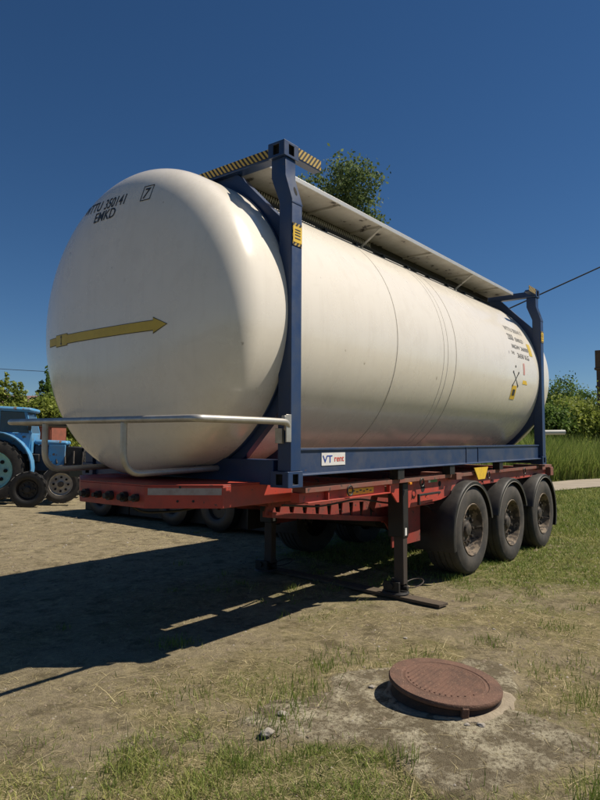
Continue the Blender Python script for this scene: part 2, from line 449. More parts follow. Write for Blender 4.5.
def ground_mat():
    m = bpy.data.materials.new('soil_and_turf'); m.use_nodes = True
    nt = m.node_tree; b = nt.nodes['Principled BSDF']; b.inputs['Roughness'].default_value = 0.95
    b.inputs['Specular IOR Level'].default_value = 0.15
    L = nt.links.new
    tc = nt.nodes.new('ShaderNodeTexCoord'); P = tc.outputs['Object']
    def nz(scale, detail=8, rough=0.6):
        n = nt.nodes.new('ShaderNodeTexNoise'); n.inputs['Scale'].default_value = scale; n.inputs['Detail'].default_value = detail
        n.inputs['Roughness'].default_value = rough; L(P, n.inputs['Vector']); return n.outputs['Fac']
    def rng_(src, a, b_, c=0, d=1):
        n = nt.nodes.new('ShaderNodeMapRange'); n.inputs[1].default_value = a; n.inputs[2].default_value = b_
        n.inputs[3].default_value = c; n.inputs[4].default_value = d; L(src, n.inputs[0]); return n.outputs[0]
    def mixc(f, a, b_):
        n = nt.nodes.new('ShaderNodeMix'); n.data_type = 'RGBA'
        if isinstance(f, float): n.inputs[0].default_value = f
        else: L(f, n.inputs[0])
        for idx, v in ((6, a), (7, b_)):
            if isinstance(v, tuple): n.inputs[idx].default_value = (*v, 1)
            else: L(v, n.inputs[idx])
        return n.outputs[2]
    soil = mixc(rng_(nz(1.3), 0.35, 0.65), (0.35, 0.295, 0.195), (0.235, 0.195, 0.125))
    soil = mixc(rng_(nz(16, 10, 0.7), 0.42, 0.62), soil, (0.40, 0.335, 0.215))
    soil = mixc(rng_(nz(120, 4, 0.7), 0.5, 0.7), soil, (0.15, 0.122, 0.075))
    soil = mixc(rng_(nz(60, 6, 0.8), 0.66, 0.70), soil, (0.45, 0.40, 0.32))
    turf = mixc(rng_(nz(9, 10, 0.75), 0.38, 0.62), (0.125, 0.165, 0.035), (0.275, 0.265, 0.095))
    turf = mixc(rng_(nz(70, 6, 0.8), 0.45, 0.6), turf, (0.085, 0.090, 0.030))
    at = nt.nodes.new('ShaderNodeAttribute'); at.attribute_name = 'green'
    add = nt.nodes.new('ShaderNodeMath'); add.operation = 'ADD'; L(at.outputs['Fac'], add.inputs[0]); L(rng_(nz(22, 8, 0.8), 0.3, 0.7, -0.25, 0.25), add.inputs[1])
    lt = nt.nodes.new('ShaderNodeAttribute'); lt.attribute_name = 'litter'
    dead = mixc(rng_(nz(28, 10, 0.8), 0.40, 0.62), (0.40, 0.335, 0.16), (0.125, 0.11, 0.055))
    dead = mixc(rng_(nz(6, 8, 0.7), 0.48, 0.62), dead, (0.20, 0.19, 0.07))
    addl = nt.nodes.new('ShaderNodeMath'); addl.operation = 'ADD'; L(lt.outputs['Fac'], addl.inputs[0]); L(rng_(nz(14, 9, 0.8), 0.3, 0.7, -0.35, 0.35), addl.inputs[1])
    soil = mixc(rng_(addl.outputs[0], 0.30, 0.75, 0, 0.85), soil, dead)
    base = mixc(rng_(add.outputs[0], 0.22, 0.55), soil, turf)
    base = mixc(rng_(nz(3.4, 10, 0.78), 0.50, 0.60, 0, 0.75), base, (0.120, 0.098, 0.056))
    base = mixc(rng_(nz(5.1, 10, 0.78), 0.52, 0.62, 0, 0.65), base, (0.50, 0.415, 0.245))
    base = mixc(rng_(nz(11, 8, 0.8), 0.56, 0.64, 0, 0.5), base, (0.17, 0.165, 0.055))
    slab = nt.nodes.new('ShaderNodeAttribute'); slab.attribute_name = 'slab'
    conc = mixc(rng_(nz(5, 9, 0.75), 0.40, 0.54), (0.56, 0.50, 0.36), (0.21, 0.175, 0.115))
    conc = mixc(rng_(nz(40, 8, 0.8), 0.5, 0.62), conc, (0.14, 0.112, 0.072))
    add2 = nt.nodes.new('ShaderNodeMath'); add2.operation = 'ADD'; L(slab.outputs['Fac'], add2.inputs[0]); L(rng_(nz(7, 8, 0.8), 0.3, 0.7, -0.5, 0.3), add2.inputs[1])
    base = mixc(rng_(add2.outputs[0], 0.55, 0.75), base, conc)
    L(base, b.inputs['Base Color'])
    h = nt.nodes.new('ShaderNodeMath'); h.operation = 'ADD'; L(nz(35, 10, 0.8), h.inputs[0]); L(rng_(nz(150, 3, 0.8), 0.3, 0.8, 0, 0.5), h.inputs[1])
    bp = nt.nodes.new('ShaderNodeBump'); bp.inputs['Strength'].default_value = 0.9; bp.inputs['Distance'].default_value = 0.02
    L(h.outputs[0], bp.inputs['Height']); L(bp.outputs[0], b.inputs['Normal'])
    return m
ground = np_mesh('ground', gv, gf, ground_mat(), {'green': green(gv[:, 0], gv[:, 1]), 'slab': slab_mask(gv[:, 0], gv[:, 1]), 'litter': litter(gv[:, 0], gv[:, 1])}, smooth=True)
tag(ground, 'dusty brown yard soil with patches of green and dry grass', None, None, 'structure')

# sandy path across the back right
pd = Vector((0.917, -0.40)); pp = Vector((0.40, 0.917))
pv = []; pf = []
for q in range(41):
    t = -5+q*1.0; base = Vector((17.4, 2.35))+pd*t
    for s_ in range(5):
        off = 2.7*s_/4+0.25*math.sin(t*0.9+s_)*(s_ in (0, 4))
        P_ = base+pp*off; pv.append((P_.x, P_.y, 0.0))
pv = np.array(pv); pv[:, 2] = gheight(pv[:, 0], pv[:, 1])+0.035
pf = np.array([(a*5+b_, (a+1)*5+b_, (a+1)*5+b_+1, a*5+b_+1) for a in range(40) for b_ in range(4)])
path = np_mesh('path', pv, pf, PATHM, smooth=True); tag(path, 'pale sandy track beyond the trailer', None, None, 'structure')

# ------------------------------------------------------------ tank container
H0 = 1.169; HT = H0+2.591; LEN = 6.058; W = 2.55; YC = W/2; ZC = 2.46; R = 1.242
XS = 0.225; DEP = 0.455; EXP = 2/2.75
prof_x, prof_r = [], []
for q in range(97):
    t = pi/2*(1-q/96)
    prof_x.append(DEP*max(0.0, sin(t))**EXP); prof_r.append(R*max(0.0, cos(t))**EXP)
def dome_x(y, z):
    r = math.hypot(y-YC, z-ZC)
    return -XS-float(np.interp(r, prof_r, prof_x))
def on_dome(y, z, off=0.003):
    e = 1e-3; dx = dome_x(y, z)
    n = Vector((-1, (dome_x(y+e, z)-dx)/e*1.0, (dome_x(y, z+e)-dx)/e*1.0)); n.normalize()
    return Vector((dx, y, z))+n*off
def on_side(x, s, off=0.003):
    """s = arc length above the axis on the near side"""
    a = s/R; return Vector((x, YC-(R+off)*cos(a), ZC+(R+off)*sin(a)))

tc_ = thing('tank_container', 'cream white cylindrical tank in a dark blue frame carried on the red chassis', 'tank container')
b = MB()
prof_r[0] = 0.0
p_ = [(-XS-x, r) for x, r in zip(prof_x, prof_r)]
q_ = [(LEN+XS+x, r) for x, r in zip(prof_x, prof_r)][::-1]
mid_ = [(x, R) for x in [-XS+0.015, -XS+0.04, -XS+0.10]+list(np.linspace(-XS, LEN+XS, 20)[1:-1])+[LEN+XS-0.10, LEN+XS-0.04, LEN+XS-0.015]]
b.lathe(p_+mid_+q_, (0, YC, ZC), (1, 0, 0), 144)
tank = b.build('tank_shell', WHITE, tc_)
for x, m_, w_ in ((1.67, SEAM, 0.005), (2.78, SEAML, 0.005), (2.99, SEAM, 0.005), (2.68, SEAML, 0.003)):
    MB().lathe([(-w_, R-0.002), (-w_, R+0.0022), (w_, R+0.0022), (w_, R-0.002)], (x, YC, ZC), (1, 0, 0), 120).build('seam_band', m_, tank)
# front lettering: reads left to right when facing the dome, so +y is on the left
def dome_text(s, size, y_left, z, shear=0.0, sx=1.0, slope=0.0, m_=INK):
    v, f, w = text_mesh(s, size, shear, sx)
    return decal('lettering', (v, f), lambda x, y: on_dome(y_left-x, z+y+slope*x), m_, tank)
dome_text('WTTU', 0.125, 1.79, 3.38, 0.1, 0.86, -0.10)
dome_text('350141', 0.125, 1.43, 3.345, 0.1, 0.78, -0.05)
dome_text('7', 0.125, 0.955, 3.325, 0.1, 0.9)
dome_text('EMKD', 0.12, 1.54, 3.250, 0.1, 0.92, -0.03)
fb = MB()
for (a0, a1, b0, b1) in ((0.96, 1.005, 0, 0),):
    y0, y1, z0, z1 = 0.868, 0.968, 3.305, 3.435
    for (ya, yb, za, zb) in ((y0, y1, z0, z0+0.007), (y0, y1, z1-0.007, z1), (y0, y0+0.007, z0, z1), (y1-0.007, y1, z0, z1)):
        fb.add([on_dome(ya, za, 0.004), on_dome(yb, za, 0.004), on_dome(yb, zb, 0.004), on_dome(ya, zb, 0.004)], [(0, 1, 2, 3)])
fb.build('check_digit_frame', INK, tank, recalc=False)
# yellow arrow over the crown
def arrow(o, m_, nm, off):
    b = MB()
    g = grid2(0, 1, 0, 1, 22, 1)
    zc_ = 2.328
    def f1(x, y): return on_dome(1.79-(1.79-0.70)*x, zc_+(y-0.5)*2*(0.034+o), off)
    b.add([f1(*p) for p in g[0]], g[1])
    b.add([on_dome(0.71+o*0.6, zc_+0.054+o*1.5, off), on_dome(0.585-o*1.8, zc_, off), on_dome(0.71+o*0.6, zc_-0.054-o*1.5, off)], [(0, 1, 2)])
    def strip(ya_, yb_, h_):
        gg = grid2(0, 1, 0, 1, 5, 1)
        b.add([on_dome(ya_+(yb_-ya_)*u_, zc_+(w_-0.5)*2*h_, off) for u_, w_ in gg[0]], gg[1])
    strip(1.79-o*0.2, 1.99+o*0.5, 0.046+o); strip(1.992, 2.14+o, 0.030+o)
    return b.build(nm, m_, tank, recalc=False)
arrow(0.005, INK, 'arrow_border', 0.003); arrow(0.0, YELD, 'arrow_decal', 0.005)
ar = MB()
ar.add([on_dome(1.89+dy_, 2.328+dz_, 0.007) for dy_, dz_ in ((0.004, -0.03), (-0.004, -0.03), (-0.004, 0.03), (0.004, 0.03))], [(0, 1, 2, 3)])
for s_ in (1, -1):
    ar.add([on_dome(1.89+dy_, 2.328+dz_*s_, 0.007) for dy_, dz_ in ((0.016, 0.022), (-0.016, 0.022), (0, 0.044))], [(0, 1, 2)])
ar.build('arrow_symbol', INK, tank, recalc=False)

SINK = mat('faded_lettering', (0.13, 0.125, 0.12), 0.5, dirt=(0.4, 0.38, 0.34), dirt_amt=0.8, scale=40)
def side_text(s, size, x0, z, m_=SINK, sx=1.0, xmax=None, shear=0):
    v, f, w = text_mesh(s, size, shear, sx)
    if xmax:
        k = (xmax-x0)/w; v = [(a*k, c) for a, c in v]
    s0 = R*math.asin((z-ZC)/R)
    return decal('lettering', (v, f), lambda x, y: on_side(x0+x, s0+y), m_, tank)
side_text('WTTU 350141 7', 0.105, 4.87, 3.02, xmax=5.58)
side_text('22K8', 0.13, 4.84, 2.885, xmax=5.06)
side_text('EMKD', 0.085, 5.12, 2.885, xmax=5.45)
side_text('MGW 36000', 0.085, 4.88, 2.765, xmax=5.54)
side_text('TARE', 0.06, 4.80, 2.675, xmax=4.92)
side_text('3650 KG', 0.095, 5.02, 2.645, xmax=5.50)
def side_quad(nm, x0, x1, z0, z1, m_, off=0.003):
    s0 = R*math.asin((z0-ZC)/R); s1 = R*math.asin((z1-ZC)/R)
    g = grid2(0, 1, 0, 1, 1, 4)
    return MB().add([on_side(x0+(x1-x0)*u_, s0+(s1-s0)*w_, off) for u_, w_ in g[0]], g[1]).build(nm, m_, tank, recalc=False)
side_quad('yellow_sticker', 5.56, 5.69, 2.72, 2.90, YELD)
side_quad('yellow_sticker', 4.80, 4.97, 2.07, 2.25, YEL)
side_quad('sticker_mark', 4.84, 4.93, 2.12, 2.20, INK, 0.005)
tri = MB(); tri.add([on_side(5.18, -0.17), on_side(5.38, -0.17), on_side(5.22, 0.03)], [(0, 1, 2)]); tri.build('warning_sticker', YEL, tank, recalc=False)
side_quad('red_sticker', 5.20, 5.26, 2.42, 2.58, mat('faded_red', (0.6, 0.3, 0.27), 0.6), 0.003)
xb = MB()
for (ax, as_, bx, bs) in ((4.82, -0.04, 5.0, -0.20), (4.82, -0.20, 5.0, -0.04)):
    d = Vector((bx-ax, bs-as_)).normalized()*0.010; n_ = (-d.y, d.x)
    xb.add([on_side(ax+n_[0], as_+n_[1]), on_side(ax-n_[0], as_-n_[1]), on_side(bx-n_[0], bs-n_[1]), on_side(bx+n_[0], bs+n_[1])], [(0, 1, 2, 3)])
for (cx_, cs_) in ((4.81, -0.03), (5.01, -0.03), (4.81, -0.21), (5.01, -0.21), (4.90, 0.05)):
    xb.add([on_side(cx_+0.018*cos(t), cs_+0.018*sin(t), 0.0035) for t in np.linspace(0, 2*pi, 8, endpoint=False)], [tuple(range(8))])
xb.build('lifting_symbol', INK, tank, recalc=False)

# corner castings with real slots
def casting(x0, x1, y0, y1, z0, z1, fx, fy, fz):
    """fx, fy, fz = -1 / +1: the outer side of each axis"""
    bm = bmesh.new()
    vs = [bm.verts.new((x, y, z)) for x in (x0, x1) for y in (y0, y1) for z in (z0, z1)]
    for f in [(0, 1, 3, 2), (4, 6, 7, 5), (0, 4, 5, 1), (2, 3, 7, 6), (0, 2, 6, 4), (1, 5, 7, 3)]: bm.faces.new([vs[i_] for i_ in f])
    bmesh.ops.recalc_face_normals(bm, faces=bm.faces); bm.normal_update()
    for d in (Vector((fx, 0, 0)), Vector((0, fy, 0)), Vector((0, 0, fz))):
        for f in list(bm.faces):
            if f.normal.dot(d) > 0.9 and abs((f.calc_center_median()-Vector(((x0+x1)/2, (y0+y1)/2, (z0+z1)/2))).dot(d)) > 0.04 and f.calc_area() > 0.01:
                bmesh.ops.inset_region(bm, faces=[f], thickness=0.030)
                c0 = f.calc_center_median(); h_ax = 1 if abs(d.x) > 0.5 else 0
                for v in f.verts: v.co[h_ax] = c0[h_ax]+(v.co[h_ax]-c0[h_ax])*0.45
                r_ = bmesh.ops.inset_region(bm, faces=[f], thickness=0.002, depth=-0.03)
                f.material_index = 1
                for f2 in r_['faces']: f2.material_index = 1
                break
    b = MB(); b.add([v.co.copy() for v in bm.verts], [tuple(v.index for v in f.verts) for f in bm.faces]) if False else None
    bm.verts.index_update()
    me = bpy.data.meshes.new('corner_casting'); bm.to_mesh(me); bm.free(); me.materials.append(BLUE); me.materials.append(HOLE)
    o = bpy.data.objects.new('corner_casting', me); COL.objects.link(o); o.parent = tc_
    bv = o.modifiers.new('bevel', 'BEVEL'); bv.width = 0.006; bv.segments = 2; bv.limit_method = 'ANGLE'
    return o
def mirY(pts): return [(W-p[0], p[1]) for p in pts]
for end in (0, 1):
    fxo = -1 if end == 0 else 1
    def xx(a): return a if end == 0 else LEN-a
    X0, X1 = sorted((xx(0), xx(0.178)))
    for side in (0, 1):
        fyo = -1 if side == 0 else 1
        def yy(a): return a if side == 0 else W-a
        Ya, Yb = sorted((yy(0.0), yy(0.17))); casting(X0, X1, Ya, Yb, H0, H0+0.118, fxo, fyo, -1)
        Ya, Yb = sorted((yy(0.055), yy(0.217))); casting(X0, X1, Ya, Yb, HT-0.118, HT, fxo, fyo, 1)
        # post, bent inwards near its top
        xa, xb2 = sorted((xx(0.03), xx(0.155)))
        pts = [(0.003, H0+0.118), (0.003, 3.30), (0.068, 3.50), (0.068, HT-0.118), (0.205, HT-0.118), (0.205, 3.50), (0.125, 3.30), (0.125, H0+0.118)]
        if side: pts = mirY(pts)
        post = MB().prism(pts, 0, xa, xb2).build('corner_post', BLUE, tc_, 0.006)
        # oval slot plate and weld line
        y_ = yy(-0.001)
        MB().box(xa-0.002, xb2+0.002, min(yy(0.0), yy(0.006)), max(yy(0.0), yy(0.006)), 3.275, 3.285).build('weld_seam', BLUED, post)
        xs_ = xx(0.105)
        oval = [(xs_+0.018*cos(t), 3.385+0.035*sin(t)) for t in np.linspace(0, 2*pi, 14, endpoint=False)]
        ya2 = 0.026 if side == 0 else W-0.030
        
        sl = [(xs_+0.016*cos(t), 3.385+0.036*sin(t)) for t in np.linspace(0, 2*pi, 14, endpoint=False)]
        vs_ = []
        for (px_, pz_) in sl: vs_.append((px_, yy(0.003+(pz_-3.30)*0.325-0.0025), pz_))
        MB().add(vs_, [tuple(range(14))]).build('slot', HOLE, post, recalc=False)
        # caution sticker on the post
        if side == 0:
            MB().box(xa+0.008, xb2-0.008, -0.002, 0.002, 2.955, 3.125).build('caution_sticker', STRIPE, post)
            cs = MB().box(xa+0.010, xb2-0.010, -0.004, -0.0025, 2.980, 3.100).build('caution_panel', YEL, post)
            mk = MB()
            for zz in (3.075, 3.055, 3.035, 3.01): mk.box(xa+0.03, xb2-0.03, -0.0055, -0.0045, zz-0.004, zz+0.004)
            mk.build('caution_print', INK, post)
    # end rails
    xa, xb2 = sorted((xx(0.035), xx(0.135)))
    top = MB().box(xa, xb2, 0.217, W-0.217, HT-0.105, HT-0.02).build('end_rail', BLUE, tc_, 0.005)
    xf = xx(0.033); xf2 = xx(0.028)
    MB().box(min(xf, xf2), max(xf, xf2), 0.222, W-0.222, HT-0.086, HT-0.022).build('hazard_strip', STRIPE, top)
    bot = MB().box(xa, xb2, 0.17, W-0.17, H0+0.012, H0+0.20).build('end_rail', BLUE, tc_, 0.005)
    # corner gussets: between the circle around the tank and a 45 degree line
    for side in (0, 1):
        for hi in (0, 1):
            D = 1.318 if hi else 1.305
            pin, pout = [], []
            for t in np.linspace(0, pi/2, 91):
                dy_, dz_ = -cos(t), sin(t)
                hy = 1.275-0.122; hz = (HT-0.105-ZC) if hi else (ZC-H0-0.198)
                ro = min(hy/max(1e-6, -dy_), hz/max(1e-6, dz_), D/max(1e-6, (-dy_+dz_)/sqrt(2)))
                ri = R+0.004 if False else 1.215
                if ro > ri+0.004:
                    pin.append((YC+dy_*ri, ZC+(dz_ if hi else -dz_)*ri)); pout.append((YC+dy_*ro, ZC+(dz_ if hi else -dz_)*ro))
            poly_v = pin+pout; n_ = len(pin)
            if side: poly_v = mirY(poly_v)
            xg0, xg1 = sorted((xx(0.085), xx(0.15)))
            vs = [(xg0, *p) for p in poly_v]+[(xg1, *p) for p in poly_v]; m2 = 2*n_
            fs = []
            for k_ in range(n_-1):
                fs += [(k_, k_+1, n_+k_+1, n_+k_), (m2+k_, m2+k_+1, m2+n_+k_+1, m2+n_+k_),
                       (k_, k_+1, m2+k_+1, m2+k_), (n_+k_, n_+k_+1, m2+n_+k_+1, m2+n_+k_)]
            fs += [(0, n_, m2+n_, m2), (n_-1, 2*n_-1, m2+2*n_-1, m2+n_-1)]
            MB().add(vs, fs).build('corner_gusset', BLUE, tc_)
    # support skirt ring between frame and tank
    MB().lathe([(-0.03, R-0.01), (-0.03, R+0.010), (0.03, R+0.010), (0.03, R-0.01)], (xx(0.085), YC, ZC), (1, 0, 0), 120, True).build('support_ring', BLUE, tc_)
    # short striped plate on top beside the casting
    for side in (0, 1):
        Ya, Yb = sorted(((0.058, 0.064) if side == 0 else (W-0.058, W-0.064)))
        xa, xb2 = sorted((xx(0.18), xx(0.47)))
        MB().box(xa, xb2, Ya, Yb, HT-0.085, HT-0.005).build('hazard_strip', STRIPE, tc_)
        MB().box(xa, xb2, Ya+0.004 if side == 0 else Ya-0.07, Yb+0.07 if side == 0 else Yb-0.004, HT-0.095, HT-0.087).build('corner_plate', BLUED, tc_, 0.002)
# bottom side rails (channels)
for side in (0, 1):
    pts = [(0.018, 1.248), (0.105, 1.248), (0.105, 1.455), (0.045, 1.455), (0.045, 1.437), (0.058, 1.437), (0.058, 1.262), (0.018, 1.258)]
    if side: pts = mirY(pts)
    sr = MB().prism(pts, 0, 0.157, LEN-0.157).build('side_rail', BLUED, tc_, 0.002)
    if side == 0:
        for x_ in (3.28, 3.62): MB().box(x_-0.006, x_+0.006, 0.050, 0.057, 1.263, 1.436).build('rib', BLUED, sr)
        pl_ = MB().box(0.485, 0.815, 0.0535, 0.0575, 1.315, 1.415).build('name_plate', PLATE, sr)
        v, f, w = text_mesh('VT', 0.082, 0.0, 1.35)
        decal('lettering', (v, f), lambda x, y: Vector((0.497+x, 0.0515, 1.338+y)), INKB, sr)
        v, f, w = text_mesh('rent', 0.072, 0.0, 1.05); k_ = 0.14/w
        decal('lettering', (v, f), lambda x, y: Vector((0.655+x*k_, 0.0515, 1.345+y)), INKR, sr)
# saddles under the tank
for x_ in (0.62, LEN-0.62):
    b = MB(); pin = [(YC+R*1.002*cos(t), ZC+R*1.002*sin(t)) for t in np.linspace(-pi*0.70, -pi*0.30, 24)]
    b.prism(pin+[(W-0.50, 1.20), (0.50, 1.20)], 0, x_-0.05, x_+0.05)
    b.build('saddle', BLUED, tc_)
# top walkway
wx0, wx1 = 0.19, LEN-0.19
wk = MB().box(wx0, wx1, 0.40, 0.80, 3.715, 3.735).build('walkway', ALU, tc_)
MB().box(wx0, wx1, 0.388, 0.400, 3.705, 3.745).build('walkway_edge', ALUL, wk, 0.002)
MB().box(wx0, wx1, 0.78, 0.83, 3.655, 3.714).build('walkway_edge', DARK, wk)
for x_ in (1.25, 2.0, 3.15, 4.35, 5.3):
    MB().box(x_-0.015, x_+0.015, 0.405, 0.775, 3.695, 3.714).build('cross_rib', ALU, wk)
for x_ in (2.0, 4.35):
    a = 3.60; s0 = 0.66; zt = ZC+sqrt(R*R-(YC-s0)**2)
    MB().tube([(x_, 0.405, 3.70), (x_+0.0, s0, zt-0.01)], 0.013, 8).build('walkway_strut', ALU, wk)
for x_ in (0.7, 1.5, 2.6, 3.5, 4.9, 5.5):
    zt = ZC+sqrt(R*R-(YC-0.8)**2)
    MB().box(x_-0.03, x_+0.03, 0.79, 0.85, zt-0.02, 3.655).build('walkway_bracket', DARK, wk)
wk2 = MB().box(wx0, wx1, 1.62, 2.02, 3.715, 3.735).build('walkway', ALU, tc_)
MB().box(wx0, wx1, 2.02, 2.03, 3.705, 3.745).build('walkway_edge', ALUL, wk2)
for x_ in (1.0, 2.6, 4.2, 5.4):
    MB().box(x_-0.03, x_+0.03, 1.66, 1.72, 3.62, 3.714).build('walkway_bracket', DARK, wk2)
# expanded metal guard hanging under the inner walkway edge
g_ = MB()
for k_ in range(62):
    x_ = 0.36+k_*0.033
    y0_, y1_ = 0.772, 0.765
    z1_ = 3.535
    for sgn in (-1, 1):
        g_.add([(x_, y0_+0.003*sgn, 3.70), (x_+0.011, y0_+0.003*sgn, 3.70), (x_+0.011+sgn*0.07, y1_+0.003*sgn, z1_), (x_+sgn*0.07, y1_+0.003*sgn, z1_)], [(0, 1, 2, 3)])
g_.box(0.3, 2.45, 0.760, 0.776, 3.525, 3.540)
tag(g_.build('mesh_guard', ALUL, wk, recalc=False), kind='stuff')
# valve boxes and pipes on top
for (x0_, x1_, y0_, y1_, z_) in ((2.35, 2.85, 0.98, 1.5, 3.74), (4.55, 5.05, 0.95, 1.35, 3.73)):
    MB().box(x0_, x1_, y0_, y1_, ZC+sqrt(R*R-(YC-y0_)**2)-0.03, z_).build('valve_box', ALU, tc_, 0.01)
MB().tube([(0.5, 0.66, 3.565), (3.0, 0.66, 3.565), (5.6, 0.66, 3.565)], 0.016, 8).build('steam_pipe', DARK, tc_)
MB().tube([(0.4, 0.90, 3.668), (5.7, 0.90, 3.668)], 0.018, 8).build('steam_pipe', ALU, tc_)
for x_ in np.arange(0.8, 5.6, 0.55):
    MB().box(x_-0.02, x_+0.02, 0.63, 0.69, 3.525, 3.555).build('pipe_clip', DARK, tc_)
# folding guard rail around the dome
GX = -0.87; GZ = 1.645
rail = MB().tube(fillet([(0.015, 0.022, GZ-0.045), (0.0, 0.0, GZ), (-0.25, 0.0, GZ+0.003), (GX, 0.02, GZ+0.004), (GX, W-0.25, GZ+0.006), (GX+0.5, W-0.15, GZ), (0.0, W-0.02, GZ)], 0.06), 0.024, 12).build('guard_rail', GALV, tc_)
for y_ in (0.74, 1.73):
    MB().tube(fillet([(GX, y_, GZ-0.015), (GX, y_, 1.275), (0.05, y_+0.01, 1.29)], 0.16, 8), 0.0235, 12).build('guard_upright', GALV, tc_)
br = MB().box(-0.03, 0.03, -0.006, 0.003, 1.50, 1.70).box(-0.055, -0.03, -0.012, 0.02, 1.62, 1.69)
br.build('rail_hook', GALV, tc_, 0.003)
bx = MB().box(0.0, 0.028, 0.06, 0.125, 1.49, 1.60); bx.build('latch_plate', GALV, tc_, 0.003)

# ------------------------------------------------------------ container chassis
ch = thing('container_chassis', 'red three axle container semitrailer under the white tank, resting on its landing legs', 'semitrailer')
# front bumper: ring of plates in plan
outer = [(0.42, 0.30), (-0.35, 0.30), (-0.70, 0.72), (-0.70, 1.50), (-0.35, 2.05), (0.42, 2.10)]
inner = [(0.42, 0.315), (-0.343, 0.315), (-0.685, 0.726), (-0.685, 1.495), (-0.343, 2.038), (0.42, 2.085)]
bp_ = MB()
for k_ in range(5):
    q4 = [outer[k_], outer[k_+1], inner[k_+1], inner[k_]]
    bp_.prism(q4, 2, 1.035, 1.188)
bum = bp_.build('front_bumper', RED, ch, 0.003)
MB().prism(outer, 2, 1.189, 1.199).build('bumper_top', RED, bum, 0.002)
MB().prism([(x_*0.97+0.01, y_) for x_, y_ in inner], 2, 1.045, 1.053).build('bumper_floor', DARK, bum)
def chamf(u_, z_, off):
    a = Vector((-0.70, 0.72)); c = Vector((-0.35, 0.30)); d = c-a; n_ = Vector((d.y, -d.x)).normalized()
    p = a+d*u_ + (n_*off if n_.y < 0 else -n_*off); return (p.x, p.y, z_)
rp = MB(); rp.add([chamf(0.04, 1.128, 0.003), chamf(0.98, 1.128, 0.003), chamf(0.98, 1.176, 0.003), chamf(0.04, 1.176, 0.003)]+[chamf(0.04, 1.128, -0.002), chamf(0.98, 1.128, -0.002), chamf(0.98, 1.176, -0.002), chamf(0.04, 1.176, -0.002)],
                  [(0, 1, 2, 3), (4, 5, 6, 7), (0, 1, 5, 4), (2, 3, 7, 6), (1, 2, 6, 5), (0, 3, 7, 4)])
rp.build('reflective_plate', REFL, bum)
for u_, z_ in ((0.42, 1.085), (0.62, 1.085), (0.45, 1.183)):
    c_ = Vector(chamf(u_, z_, -0.006)); MB().cyl(c_, Vector(chamf(u_, z_, 0.004)), 0.009, 12).build('bolt', DARK, bum)
for k_, (y_, r_) in enumerate(((0.80, 0.028), (0.93, 0.036), (1.10, 0.034), (1.24, 0.026), (1.40, 0.034))):
    co = MB(); co.cyl((-0.70, y_, 1.105), (-0.735, y_, 1.105), r_, 16); co.cyl((-0.735, y_, 1.105), (-0.765, y_, 1.105), r_*0.62, 14)
    co.build('coupling', DARK if k_ % 2 else BLACK, bum)
# main beams: deepening web with an open truss panel at the bottom front
for y_ in (0.45, W-0.45):
    web = [(0.30, 1.085), (6.5, 1.085), (6.5, 0.80), (2.95, 0.80), (2.90, 0.50), (2.30, 0.50), (2.15, 0.66), (1.75, 0.92), (0.30, 0.98)]
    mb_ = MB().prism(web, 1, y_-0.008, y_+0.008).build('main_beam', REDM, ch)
    MB().box(0.30, 6.5, y_-0.07, y_+0.07, 1.086, 1.10).build('flange', REDD, mb_)
    # lower chord and slanted posts leave trapezoid openings
    n_ = 11; xa_, xb_ = 0.30, 2.10
    def ztop(x): return 0.978-0.03*(x-0.3) if x < 1.75 else 0.92-0.65*(x-1.75)
    def zbot(x): return 0.90-0.115*(x-0.3)
    MB().add([(xa_, y_-0.05, zbot(xa_)), (xb_+0.15, y_-0.05, zbot(xb_+0.15)), (xb_+0.15, y_-0.05, zbot(xb_+0.15)+0.045), (xa_, y_-0.05, zbot(xa_)+0.045),
              (xa_, y_+0.05, zbot(xa_)), (xb_+0.15, y_+0.05, zbot(xb_+0.15)), (xb_+0.15, y_+0.05, zbot(xb_+0.15)+0.045), (xa_, y_+0.05, zbot(xa_)+0.045)],
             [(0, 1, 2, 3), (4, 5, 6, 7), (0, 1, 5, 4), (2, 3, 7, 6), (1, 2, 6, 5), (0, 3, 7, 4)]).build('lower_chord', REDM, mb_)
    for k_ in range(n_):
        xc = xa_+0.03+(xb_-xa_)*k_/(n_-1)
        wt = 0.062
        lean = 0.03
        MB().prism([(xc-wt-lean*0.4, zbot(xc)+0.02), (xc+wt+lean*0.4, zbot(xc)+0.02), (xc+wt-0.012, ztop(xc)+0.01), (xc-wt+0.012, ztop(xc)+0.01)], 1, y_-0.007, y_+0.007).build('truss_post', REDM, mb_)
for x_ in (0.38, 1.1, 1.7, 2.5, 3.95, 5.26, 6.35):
    MB().box(x_-0.04, x_+0.04, 0.46, W-0.46, 0.98 if x_ < 2.2 else 0.86, 1.08).build('cross_member', REDM, ch, 0.004)
